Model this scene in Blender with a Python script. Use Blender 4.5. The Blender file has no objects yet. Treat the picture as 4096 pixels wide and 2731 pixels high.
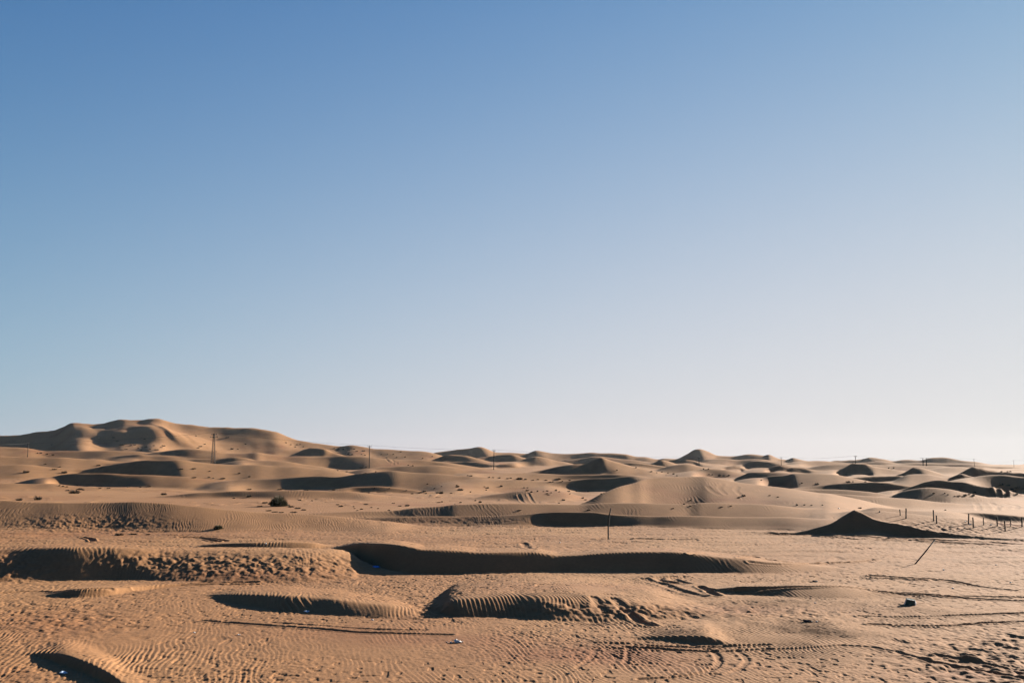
import bpy, bmesh, math, random
import numpy as np
from mathutils import Vector, Matrix

# ------------------------------------------------------------------ camera, sky, sun, exposure
SC = bpy.context.scene
COL = SC.collection
W0, H0 = 4096.0, 2731.0            # the photograph's pixel grid, used only to read bearings from it
CX, CY = W0 / 2, H0 / 2
FPX = 3982.0                       # 35 mm lens on a 36 mm sensor
ZC = 6.0                           # camera height above the near sand plain
VH = 1858.0                        # row of the true horizon
PITCH = math.atan((VH - CY) / FPX)
SP, CP = math.sin(PITCH), math.cos(PITCH)

cam_data = bpy.data.cameras.new("camera")
cam_data.sensor_width = 36.0
cam_data.lens = FPX / W0 * 36.0
cam_data.clip_start = 0.5
cam_data.clip_end = 40000
cam = bpy.data.objects.new("camera", cam_data)
COL.objects.link(cam)
cam.location = (0, 0, ZC)
cam.rotation_euler = (math.pi / 2 + PITCH, 0, 0)
SC.camera = cam

SUN_AZ, SUN_EL = math.radians(49), math.radians(16)    # to the right of the view, low
SUN_DIR = Vector((math.sin(SUN_AZ) * math.cos(SUN_EL), math.cos(SUN_AZ) * math.cos(SUN_EL), math.sin(SUN_EL)))
sl = bpy.data.lights.new("sun", 'SUN')
sl.energy = 5.0
sl.angle = math.radians(0.5)
sl.color = (1.0, 0.88, 0.74)
sun = bpy.data.objects.new("sun", sl)
COL.objects.link(sun)
sun.location = (200, 150, 120)
sun.rotation_euler = SUN_DIR.to_track_quat('Z', 'Y').to_euler()

world = bpy.data.worlds.new("World")
SC.world = world
world.use_nodes = True
wn, wl = world.node_tree.nodes, world.node_tree.links
wn.clear()
sky = wn.new('ShaderNodeTexSky')
sky.sky_type = 'NISHITA'
sky.sun_disc = False
sky.sun_elevation = SUN_EL
sky.sun_rotation = SUN_AZ
sky.altitude = 0
sky.air_density = 1.5
sky.dust_density = 0.3
sky.ozone_density = 1.0

def mth(op, a, b=None, clamp=False):
    q = wn.new('ShaderNodeMath'); q.operation = op; q.use_clamp = clamp
    for k, val in enumerate((a, b)):
        if val is None: continue
        if isinstance(val, (int, float)): q.inputs[k].default_value = val
        else: wl.new(val, q.inputs[k])
    return q.outputs[0]
# desert air: the clear-sky colours are bleached by dust towards the horizon and towards the sun
tcw = wn.new('ShaderNodeTexCoord')
sepd = wn.new('ShaderNodeSeparateXYZ'); wl.new(tcw.outputs['Generated'], sepd.inputs[0])
dot = wn.new('ShaderNodeVectorMath'); dot.operation = 'DOT_PRODUCT'
wl.new(tcw.outputs['Generated'], dot.inputs[0]); dot.inputs[1].default_value = SUN_DIR
zq = mth('MINIMUM', mth('MAXIMUM', sepd.outputs['Z'], 0.0), 0.6)
sepc = wn.new('ShaderNodeSeparateColor'); wl.new(sky.outputs[0], sepc.inputs[0])
comb = wn.new('ShaderNodeCombineColor')
SKY_FIT = ((-.57, .054, -5.30, 2.00), (.50, .465, -2.58, .93), (.70, .265, -1.84, .80))
SKY_GAIN = 5.0
for ch, (ka, kp, kz, ks) in enumerate(SKY_FIT):
    lin = mth('ADD', mth('ADD', mth('MULTIPLY', zq, kz), mth('MULTIPLY', dot.outputs['Value'], ks)), ka)
    y = mth('MULTIPLY', mth('POWER', mth('MULTIPLY', sepc.outputs[ch], 0.05), kp), mth('EXPONENT', lin))
    o_ = mth('MULTIPLY', mth('SUBTRACT', 1.0, mth('EXPONENT', mth('MULTIPLY', y, -1.0))), .80 * SKY_GAIN)
    wl.new(o_, comb.inputs[ch])
bg = wn.new('ShaderNodeBackground')
bg.inputs['Strength'].default_value = 0.05
wo = wn.new('ShaderNodeOutputWorld')
wl.new(comb.outputs[0], bg.inputs['Color'])
wl.new(bg.outputs[0], wo.inputs['Surface'])

SC.view_settings.view_transform = 'Standard'
SC.view_settings.look = 'None'
SC.view_settings.gamma = 1.0
SC.view_settings.exposure = 2.0

# ------------------------------------------------------------------ helpers
def px(u, v):
    """bearing of a photograph pixel: (tan azimuth, tan elevation)"""
    dx = u - CX
    dy = FPX * CP - (CY - v) * SP
    dz = FPX * SP + (CY - v) * CP
    return dx / dy, dz / math.hypot(dx, dy)

_rs = np.random.RandomState(7)
_T = [_rs.rand(256, 256).astype(np.float32) * 2 - 1 for _ in range(6)]
def noise(x, y, s=0):
    """smooth value noise in about -1..1"""
    T = _T[s % 6]
    x = x + 31.7 * s; y = y - 17.3 * s
    xi = np.floor(x); yi = np.floor(y)
    fx = (x - xi).astype(np.float32); fy = (y - yi).astype(np.float32)
    xi = xi.astype(np.int32) & 255; yi = yi.astype(np.int32) & 255
    x1 = (xi + 1) & 255; y1 = (yi + 1) & 255
    fx = fx * fx * fx * (fx * (fx * 6 - 15) + 10); fy = fy * fy * fy * (fy * (fy * 6 - 15) + 10)
    a = T[xi, yi] * (1 - fx) + T[x1, yi] * fx
    b = T[xi, y1] * (1 - fx) + T[x1, y1] * fx
    return a * (1 - fy) + b * fy

def sstep(a, b, x):
    t = np.clip((x - a) / (b - a), 0, 1)
    return t * t * (3 - 2 * t)

def smax(a, b, k):
    h = np.maximum(k - np.abs(a - b), 0) / k
    return np.maximum(a, b) + h * h * k * 0.25

def pchip(xs, ys, x):
    """monotone cubic interpolation, constant outside"""
    xs = np.asarray(xs, float); ys = np.asarray(ys, float)
    h = np.diff(xs); d = np.diff(ys) / h
    m = np.zeros(len(xs))
    if len(xs) > 2:
        for i in range(1, len(xs) - 1):
            if d[i - 1] * d[i] > 0:
                w1 = 2 * h[i] + h[i - 1]; w2 = h[i] + 2 * h[i - 1]
                m[i] = (w1 + w2) / (w1 / d[i - 1] + w2 / d[i])
    m[0] = d[0]; m[-1] = d[-1]
    xc = np.clip(x, xs[0], xs[-1])
    i = np.clip(np.searchsorted(xs, xc) - 1, 0, len(xs) - 2)
    t = (xc - xs[i]) / h[i]
    return ((2*t**3 - 3*t**2 + 1) * ys[i] + (t**3 - 2*t**2 + t) * h[i] * m[i]
            + (-2*t**3 + 3*t**2) * ys[i + 1] + (t**3 - t**2) * h[i] * m[i + 1])

def gsm(a, s):
    n = int(3 * s) + 1
    k = np.exp(-0.5 * (np.arange(-n, n + 1) / s) ** 2); k /= k.sum()
    return np.convolve(np.pad(a, n, mode='edge'), k, mode='valid')

# ------------------------------------------------------------------ the dunes, from the near plain to the far skyline
# Each dune: crest points (bearing column, crest row, foot row, slope of its near face in degrees) for the near ones, whose
# distance follows from the foot standing on the sand in front; (column, crest row, slope) with a distance for the far ones.
NEAR = [
 # bottom left bank
 dict(p=[(60,2618,2620,6),(100,2614,2618,10),(150,2612,2626,19),(240,2612,2658,24),(340,2640,2694,25),(430,2684,2738,25),(500,2726,2774,21),(600,2752,2782,11),(720,2770,2780,5)], c=.6, back=5),
 dict(p=[(2350,2546,2548,6),(2550,2548,2557,16),(2649,2547,2564,28),(2745,2545,2574,32),(2810,2546,2580,32),(2866,2558,2584,27),(2920,2574,2587,12),(2990,2590,2593,5)], c=.2, back=3),
 dict(p=[(2350,2570,2571,8),(2400,2569,2577,30),(2500,2571,2579,30),(2550,2577,2579,8)], c=.1, back=3),
 dict(p=[(830,2378,2384,6),(930,2374,2412,13),(1024,2375,2426,20),(1090,2377,2438,18),(1150,2380,2446,18.5),(1210,2385,2450,18),(1270,2390,2454,17),(1330,2396,2460,19),(1459,2413,2470,15),(1560,2424,2475,13),(1640,2440,2470,9),(1720,2452,2458,5)], c=.35, back=4.5),
 dict(p=[(1740,2425,2440,8),(1775,2416,2460,17),(1800,2405,2469,26),(1851,2394,2471,28),(1938,2387,2470,29),(2048,2380,2470,27),(2179,2378,2483,22),(2309,2380,2487,18),(2440,2386,2486,15),(2600,2401,2479,16),(2720,2424,2473,12),(2850,2445,2469,8),(2980,2462,2466,4)], c=.7, back=4.5),
 dict(p=[(150,2385,2387,5),(244,2371,2389,25),(320,2361,2392,31),(414,2355,2386,32),(500,2351,2373,29),(600,2345,2357,15),(750,2334,2340,7),(950,2326,2328,4)], c=.2, back=4.5),
 dict(p=[(2790,2361,2363,5),(2880,2354,2369,27),(2962,2349,2377,32),(3030,2349,2380,28),(3090,2349,2385,19),(3200,2346,2393,12),(3350,2349,2396,9),(3520,2368,2388,4)], c=.2, back=4.5),
 # long left bank with its blown-out hollow
 dict(p=[(-400,2205,2325,13),(-100,2198,2325,16),(0,2196,2325,15),(100,2192,2322,18),(190,2189,2318,25),(300,2187,2317,30),(435,2186,2314,30),(540,2189,2316,23),(640,2193,2320,16),(784,2198,2326,13),(1024,2200,2328,12),(1200,2201,2326,12),(1330,2203,2318,10),(1400,2214,2310,8),(1440,2242,2302,7),(1520,2270,2297,5),(1620,2288,2292,3)], c=.3, back=6),
 # the long dark trench bank in the middle
 dict(p=[(1320,2192,2197,6),(1380,2181,2207,26),(1440,2174,2246,32),(1510,2172,2272,33),(1590,2176,2288,33),(1650,2186,2291,34),(1700,2195,2292,34),(1760,2196,2292,34),(1850,2201,2291,34),(1920,2207,2291,34),(2048,2205,2289,34),(2130,2205,2287,34),(2190,2213,2286,34),(2240,2220,2285,34),(2310,2218,2285,34),(2420,2210,2285,33),(2560,2205,2285,33),(2680,2204,2286,32),(2790,2214,2288,28),(2880,2225,2289,25),(2980,2234,2291,19),(3080,2245,2291,12),(3200,2256,2286,7),(3380,2272,2277,3)], c=.18, back=4.5),
 dict(p=[(780,2185,2187,5),(830,2179,2195,29),(900,2173,2199,31),(1024,2169,2201,29),(1150,2167,2199,25),(1250,2171,2196,20),(1320,2181,2191,9),(1390,2188,2190,4)], c=.15, back=4.5),
 # dark mound by the fence posts: steep face, then the trampled shoulder above it
 dict(p=[(3130,2132,2134,6),(3216,2121,2137,27),(3270,2107,2138,33),(3325,2091,2139,34),(3377,2061,2140,34),(3405,2046,2140,34),(3420,2039,2141,34),(3440,2046,2141,34),(3507,2079,2143,34),(3616,2100,2146,34),(3725,2122,2150,33),(3856,2136,2152,32),(4008,2149,2155,28),(4150,2155,2158,10)], c=.10, back=7, cols=3),
]
FAR = [
 # banks behind the plain
 dict(d=99, vv=0, p=[(3180,2140,8),(3216,2128,8),(3325,2100,8),(3377,2072,8),(3405,2058,8),(3440,2050,8),(3507,2044,9),(3616,2052,9),(3725,2064,8),(3812,2071,8),(3943,2083,8),(4096,2095,7),(4300,2105,7)], c=6),
 dict(d=112, vv=.3, ap=38, p=[(3700,2058,5),(3800,2052,12),(3880,2050,18),(3960,2053,23),(4040,2059,23),(4096,2065,22),(4300,2080,18)], c=6),
 dict(d=116, p=[(3440,2040,4),(3507,2027,9),(3573,2033,9),(3650,2040,7),(3770,2046,4)], c=6),
 dict(d=104, p=[(1100,2072,6),(1285,2066,11),(1460,2069,11),(1633,2065,12),(1895,2063,12),(2048,2060,13),(2130,2054,18),(2179,2049,32),(2266,2046,34),(2375,2049,33),(2450,2057,27),(2530,2062,20),(2614,2063,17),(2788,2063,15),(3072,2068,12),(3200,2071,8),(3320,2076,4)], c=6),
 dict(d=100, p=[(-400,1985,9),(-150,1990,9),(0,2001,10),(218,2011,10),(400,2010,12),(522,2008,13),(653,2012,13),(784,2023,12),(914,2036,11),(1024,2046,10),(1198,2054,10),(1300,2061,9),(1400,2069,7),(1520,2082,3)], c=6),
 dict(d=118, p=[(1200,2052,4),(1400,2046,9),(1568,2042,11),(1668,2031,12),(1764,2025,12),(1829,2017,12),(1938,2014,13),(2048,2013,12),(2157,2015,12),(2309,2018,11),(2418,2013,13),(2527,2011,14),(2658,2014,13),(2745,2017,14),(2810,2010,15),(2897,2011,14),(3072,2017,12),(3200,2030,8),(3320,2042,4)], c=6),
 dict(d=[(2310,120),(2418,125),(2527,131),(2614,136),(2810,139),(3280,138)], vv=.3, p=[(2310,2021,4),(2340,2010,10),(2418,1970,12),(2479,1946,12),(2527,1935,12),(2570,1918,13),(2614,1910,13),(2701,1907,13),(2810,1906,12),(2875,1914,10),(2962,1929,9),(3072,1943,8),(3159,1955,6),(3280,1972,3)], c=6),
 dict(d=144, ap=38, p=[(3100,2006,5),(3137,1998,22),(3203,1983,33),(3270,1976,30),(3325,1974,22),(3400,1977,14),(3464,1983,12),(3551,1989,10),(3651,1995,9),(3780,2009,8),(3900,2019,7),(4000,2024,6),(4200,2030,5)], c=6),
 # (column, crest row, slope); d = distance in metres, or [(column, distance) ...]
 dict(d=175, ap=60, p=[(480,2014,5),(544,2007,8),(653,1987,11),(784,1972,12),(860,1968,15),(914,1966,16),(1024,1964,14),(1100,1963,12),(1155,1962,11),(1285,1966,12),(1394,1968,10),(1480,1974,5),(1560,1985,4)], c=6, hz=3),
 dict(d=190, ap=50, p=[(1290,1966,4),(1380,1955,12),(1424,1951,27),(1503,1949,29),(1568,1953,28),(1650,1961,24),(1742,1976,20),(1851,1999,12),(1916,2010,5),(1990,2020,4)], c=8, hz=3),
 dict(d=170, ap=50, p=[(1860,2002,4),(1930,1986,8),(2010,1972,10),(2120,1962,8),(2250,1966,7),(2330,1985,7),(2420,2010,4)], c=8, hz=2),
 dict(d=172, p=[(3560,1985,5),(3629,1959,14),(3716,1949,15),(3790,1954,12),(3860,1970,10),(3960,1990,5)], c=6, hz=3),
 dict(d=170, p=[(2880,1968,4),(2980,1958,9),(3072,1956,11),(3203,1956,13),(3377,1958,14),(3464,1965,12),(3551,1978,9),(3660,1993,4)], c=6, hz=3),
 dict(d=190, ap=36, p=[(3590,1962,4),(3640,1949,26),(3703,1928,34),(3764,1920,34),(3812,1925,32),(3847,1927,29),(3921,1945,24),(3986,1955,21),(4043,1969,16),(4110,1985,8),(4200,2000,5)], c=4, hz=5),
 dict(d=195, ap=42, p=[(3160,1957,4),(3260,1943,15),(3333,1935,23),(3410,1931,29),(3464,1929,31),(3551,1931,32),(3600,1937,30),(3660,1947,22),(3740,1964,6)], c=5, hz=4),
 dict(d=215, p=[(-400,1925,7),(-50,1938,8),(0,1940,8),(196,1940,9),(348,1952,9),(500,1955,8),(653,1957,7),(820,1968,4)], c=5, hz=3),
 dict(d=235, ap=38, p=[(200,1908,5),(257,1899,24),(326,1897,29),(392,1897,31),(470,1899,25),(566,1901,15),(697,1905,12),(827,1915,10),(958,1926,9),(1100,1937,7),(1200,1946,4)], c=7, hz=4),
 dict(d=230, ap=34, p=[(930,1920,4),(1024,1912,10),(1111,1910,12),(1170,1906,17),(1220,1904,26),(1290,1904,28),(1350,1906,24),(1400,1901,14),(1438,1895,15),(1568,1887,13),(1633,1892,12),(1764,1897,11),(1851,1904,10),(2048,1921,8),(2160,1932,4)], c=7, hz=4),
 dict(d=215, ap=42, p=[(1840,1926,4),(1950,1921,8),(2048,1922,12),(2179,1927,14),(2270,1923,20),(2335,1918,30),(2380,1915,31),(2430,1913,28),(2490,1908,19),(2540,1904,11),(2640,1912,4)], c=7, hz=4),
 dict(d=255, p=[(3570,1920,4),(3640,1895,11),(3703,1892,12),(3769,1904,11),(3840,1922,4)], c=6, hz=4),
 dict(d=235, p=[(3885,1910,4),(3930,1901,14),(3970,1899,19),(4010,1899,23),(4096,1905,22),(4300,1915,18)], c=6, hz=4),
 dict(d=245, ap=25, p=[(3770,1914,4),(3800,1905,30),(3825,1894,33),(3843,1889,24),(3877,1899,21),(3943,1917,21),(4008,1941,14),(4070,1958,4)], c=3, hz=5),
 dict(d=260, ap=34, p=[(3050,1912,4),(3085,1904,27),(3130,1903,29),(3155,1898,14),(3176,1891,11),(3246,1889,11),(3333,1892,11),(3420,1911,9),(3490,1924,4)], c=5, hz=5),
 dict(d=270, ap=17, p=[(3320,1908,4),(3400,1906,19),(3464,1905,27),(3540,1902,30),(3590,1901,28),(3640,1906,11),(3700,1914,4)], c=4, hz=4),
 dict(d=290, ap=16, p=[(1900,1890,4),(2048,1890,10),(2179,1895,15),(2318,1897,26),(2390,1896,29),(2440,1896,28),(2500,1898,20),(2570,1900,12),(2701,1904,7),(2820,1910,4)], c=5, hz=4),
 dict(d=285, ap=20, p=[(2935,1912,4),(2975,1899,24),(3000,1889,22),(3072,1886,18),(3150,1890,9),(3240,1900,4)], c=5, hz=4),
 dict(d=310, ap=62, p=[(-400,1862,9),(0,1857,10),(131,1859,11),(261,1872,12),(320,1875,20),(348,1876,26),(435,1861,31),(522,1848,33),(570,1843,32),(609,1840,28),(660,1839,20),(697,1839,15),(784,1847,12),(862,1855,11),(1024,1859,12),(1111,1864,12),(1198,1866,12),(1285,1873,11),(1372,1886,9),(1450,1901,4)], c=8, hz=5),
 dict(d=340, ap=26, p=[(1500,1874,5),(1540,1867,13),(1590,1865,15),(1650,1863,15),(1720,1860,14),(1808,1867,14),(1895,1882,11),(2048,1893,8),(2160,1902,4)], c=7, hz=5),
 dict(d=330, ap=28, p=[(3540,1912,4),(3600,1893,22),(3630,1879,32),(3655,1865,32),(3675,1866,20),(3700,1871,16),(3750,1887,14),(3800,1903,9),(3860,1920,4)], c=3, hz=6),
 dict(d=330, ap=35, p=[(3825,1896,4),(3845,1886,26),(3869,1874,31),(3895,1866,33),(3921,1871,33),(3986,1884,31),(4050,1889,31),(4096,1890,31),(4300,1900,28)], c=3, hz=6),
 dict(d=345, ap=24, p=[(2780,1882,4),(2845,1872,20),(2897,1874,17),(2962,1887,12),(3050,1904,4)], c=6, hz=5),
 dict(d=350, ap=46, p=[(2090,1896,4),(2157,1887,12),(2222,1872,16),(2290,1861,18),(2340,1856,24),(2360,1848,30),(2375,1840,33),(2390,1833,33),(2405,1829,24),(2440,1841,17),(2496,1855,15),(2549,1870,12),(2620,1884,8),(2720,1898,4)], c=3, hz=7, vv=.5),
 dict(d=400, p=[(980,1846,5),(1024,1843,10),(1155,1849,12),(1242,1862,11),(1350,1875,9),(1433,1886,4)], c=6, hz=5),
 dict(d=410, p=[(-400,1825,10),(0,1822,11),(87,1826,11),(218,1826,12),(392,1833,12),(500,1841,9),(560,1850,4)], c=6, hz=5),
 dict(d=425, p=[(3640,1887,4),(3760,1872,8),(3840,1868,8),(3930,1874,7),(4096,1882,8),(4300,1890,6)], c=6, hz=5),
 dict(d=430, ap=26, p=[(600,1856,4),(660,1846,12),(740,1836,16),(800,1830,18),(871,1827,19),(936,1825,18),(984,1830,16),(1040,1843,13),(1110,1862,4)], c=6, hz=7),
 dict(d=400, ap=32, p=[(3350,1874,4),(3385,1862,33),(3407,1850,34),(3440,1850,34),(3464,1851,31),(3480,1857,13),(3560,1871,11),(3650,1886,4)], c=2, hz=6),
 dict(d=400, ap=16, p=[(3072,1874,4),(3095,1864,32),(3125,1862,32),(3160,1866,30),(3190,1865,32),(3222,1867,30),(3245,1873,11),(3330,1884,8),(3430,1900,4)], c=2, hz=6),
 dict(d=385, ap=26, p=[(2615,1880,4),(2701,1857,13),(2745,1853,14),(2800,1865,12),(2880,1884,4)], c=6, hz=5),
 dict(d=420, ap=8, p=[(2890,1871,4),(2922,1864,30),(2950,1864,30),(2970,1869,8),(3000,1876,4)], c=2, hz=5),
 dict(d=455, p=[(3180,1875,4),(3270,1861,10),(3350,1856,12),(3440,1858,10),(3560,1860,10),(3680,1862,11),(3820,1866,9),(3900,1876,4)], c=6, hz=5),
 dict(d=470, p=[(380,1836,4),(450,1827,11),(522,1818,14),(562,1814,14),(609,1820,12),(700,1826,10),(790,1838,4)], c=6, hz=7),
 dict(d=480, p=[(-400,1785,11),(0,1783,12),(109,1789,13),(196,1798,13),(305,1798,14),(392,1801,13),(479,1804,12),(522,1807,11),(620,1815,8),(720,1828,4)], c=7, hz=8),
 dict(d=490, p=[(560,1822,4),(640,1806,13),(697,1798,17),(784,1795,17),(849,1800,15),(914,1811,12),(980,1809,12),(1024,1807,11),(1067,1816,11),(1155,1825,12),(1242,1825,13),(1300,1821,18),(1340,1820,20),(1400,1822,16),(1459,1824,13),(1546,1834,12),(1620,1837,12),(1677,1838,18),(1730,1844,20),(1780,1851,14),(1851,1864,11),(1950,1874,10),(2048,1880,9),(2200,1894,4)], c=7, hz=8),
 dict(d=470, ap=11, p=[(2475,1858,4),(2505,1853,30),(2570,1855,32),(2620,1859,32),(2657,1863,30),(2685,1869,4)], c=2, hz=6),
 dict(d=520, ap=22, p=[(2585,1858,4),(2620,1848,29),(2644,1836,23),(2680,1844,15),(2720,1857,10),(2790,1872,4)], c=3, hz=7),
 dict(d=560, ap=12, p=[(1975,1868,4),(2000,1858,29),(2048,1857,31),(2075,1866,27),(2095,1878,5)], c=2, hz=6),
 dict(d=600, ap=18, p=[(1750,1856,4),(1790,1848,22),(1873,1848,31),(1930,1852,27),(1980,1859,13),(2060,1870,4)], c=4, hz=6),
 dict(d=620, ap=12, p=[(2665,1848,4),(2690,1840,32),(2740,1839,33),(2775,1841,32),(2792,1846,10),(2840,1854,4)], c=2, hz=6),
 dict(d=620, ap=28, p=[(1150,1824,5),(1185,1810,24),(1220,1793,31),(1255,1786,31),(1294,1788,31),(1329,1804,25),(1372,1816,11),(1430,1828,4)], c=3, hz=9),
 dict(d=600, ap=18, p=[(2975,1856,4),(3003,1841,32),(3030,1840,32),(3072,1845,28),(3110,1854,14),(3180,1866,4)], c=3, hz=7),
 dict(d=600, ap=20, p=[(3560,1862,4),(3680,1850,14),(3790,1851,17),(3900,1858,15),(4000,1861,20),(4096,1868,17),(4300,1876,10)], c=6, hz=7),
 dict(d=700, ap=26, p=[(1720,1846,4),(1760,1828,27),(1790,1815,30),(1851,1819,27),(1900,1831,14),(1960,1848,4)], c=4, hz=7),
 dict(d=720, ap=14, p=[(3200,1850,4),(3280,1842,14),(3340,1846,16),(3420,1848,13),(3520,1843,14),(3600,1850,11),(3690,1860,4)], c=5, hz=7),
 dict(d=760, ap=30, p=[(2070,1842,4),(2110,1829,18),(2144,1823,21),(2179,1828,16),(2231,1843,12),(2310,1864,5)], c=5, hz=8),
 dict(d=780, ap=16, p=[(2780,1848,4),(2840,1834,12),(2900,1832,13),(2960,1838,16),(3040,1834,15),(3100,1842,11),(3180,1856,4)], c=5, hz=8),
 dict(d=800, ap=30, p=[(1890,1838,4),(1940,1825,18),(1990,1820,28),(2048,1818,24),(2090,1830,15),(2150,1844,9),(2230,1862,4)], c=5, hz=8),
 dict(d=850, vv=.1, ap=24, p=[(2220,1850,4),(2266,1837,14),(2318,1831,18),(2383,1826,18),(2450,1832,16),(2540,1840,13),(2620,1850,6)], c=6, hz=8),
 # the big dune and its spurs, then the far skyline
 dict(d=900, vv=.1, big=1, p=[(-500,1785,19),(-100,1752,19),(0,1745,19),(50,1741,19),(152,1725,19),(209,1720,18),(248,1707,15),(272,1696,13),(287,1691,11.5),(313,1694,10.5),(370,1698,10.5),(400,1695,11.5),(425,1690,14),(457,1681,18),(501,1673,16),(520,1674,15),(535,1675,14),(566,1678,14),(609,1677,14),(640,1680,14),(679,1690,14),(740,1700,14),(827,1707,15),(900,1711,18),(980,1712,20),(1024,1716,21),(1060,1722,21),(1102,1730,20),(1150,1747,16),(1189,1759,14),(1233,1766,14),(1307,1775,15),(1359,1783,14),(1407,1779,15),(1442,1782,15),(1516,1793,14),(1590,1795,14),(1642,1799,14),(1734,1814,13),(1800,1832,12),(1920,1860,6)], c=4, cv=120),
 dict(d=1150, p=[(1660,1832,8),(1734,1813,16),(1786,1802,20),(1851,1794,19),(1890,1793,20),(1900,1790,32),(1916,1789,33),(1928,1790,26),(1940,1794,14),(1982,1809,14),(2048,1812,15),(2105,1814,16),(2125,1806,22),(2139,1799,20),(2166,1803,15),(2209,1813,16),(2257,1817,16),(2318,1816,18),(2379,1813,21),(2440,1813,22),(2505,1818,20),(2549,1829,16),(2583,1830,18),(2636,1839,15),(2657,1834,22),(2701,1835,24),(2745,1814,33),(2784,1793,33),(2795,1793,18),(2832,1807,16),(2875,1824,14),(2927,1825,19),(2997,1819,25),(3040,1822,22),(3058,1825,16),(3072,1818,19),(3115,1837,14),(3150,1842,16),(3170,1831,22),(3203,1837,16),(3246,1843,15),(3307,1844,17),(3333,1840,24),(3385,1838,22),(3446,1836,20),(3479,1827,25),(3507,1829,17),(3551,1835,15),(3568,1840,18),(3607,1837,19),(3681,1838,18),(3725,1830,20),(3769,1831,22),(3834,1838,18),(3899,1847,17),(3965,1856,14),(4008,1857,15),(4056,1864,15),(4096,1859,22),(4160,1850,20),(4300,1852,15),(4600,1845,15)], c=3, hz=10),
]

def base_z(r):
    return 0.25 * sstep(100, 200, r) + 3.1 * sstep(220, 520, r) + 2.1 * sstep(450, 1000, r) - 0.0022 * np.maximum(r - 1250, 0) - 2.2 * sstep(1200, 1700, r)

TC = np.arange(-1.3, 1.3, 0.002)            # coarse columns (tan azimuth) on which every dune is solved
RC = np.exp(np.arange(math.log(20), math.log(1700), 0.004))
HC = np.repeat(base_z(RC)[:, None], len(TC), 1)
UC = CX + TC * 4012.0

def ridge_drop(L, r, rc, tn, c, tb):
    """how far below its crest a dune's surface lies at distance r"""
    d = rc - r
    near = np.maximum(d, 0)
    if L.get('cv'):
        near_l = L['cv'] * (1 - np.exp(-near / L['cv'])) + near * 0.2 + np.maximum(near - 260, 0) * 1.5
    else:
        near_l = near
    far = np.maximum(-d, 0)
    a = np.sqrt((tn * near_l) ** 2 + c * c) - c
    if L.get('ap'):                              # the steep face ends on a gentle apron
        lim = L['ap'] * rc / FPX + near * .10
        kq = L['ap'] * rc / FPX * .25
        hq = np.maximum(kq - np.abs(a - lim), 0) / kq
        a = np.minimum(a, lim) - hq * hq * kq * .25
        a = a + np.maximum(near - 90 - .35 * rc, 0) * .5
    b = np.sqrt((tb * far) ** 2 + c * c) - c
    return np.where(d > 0, a, b)

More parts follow.
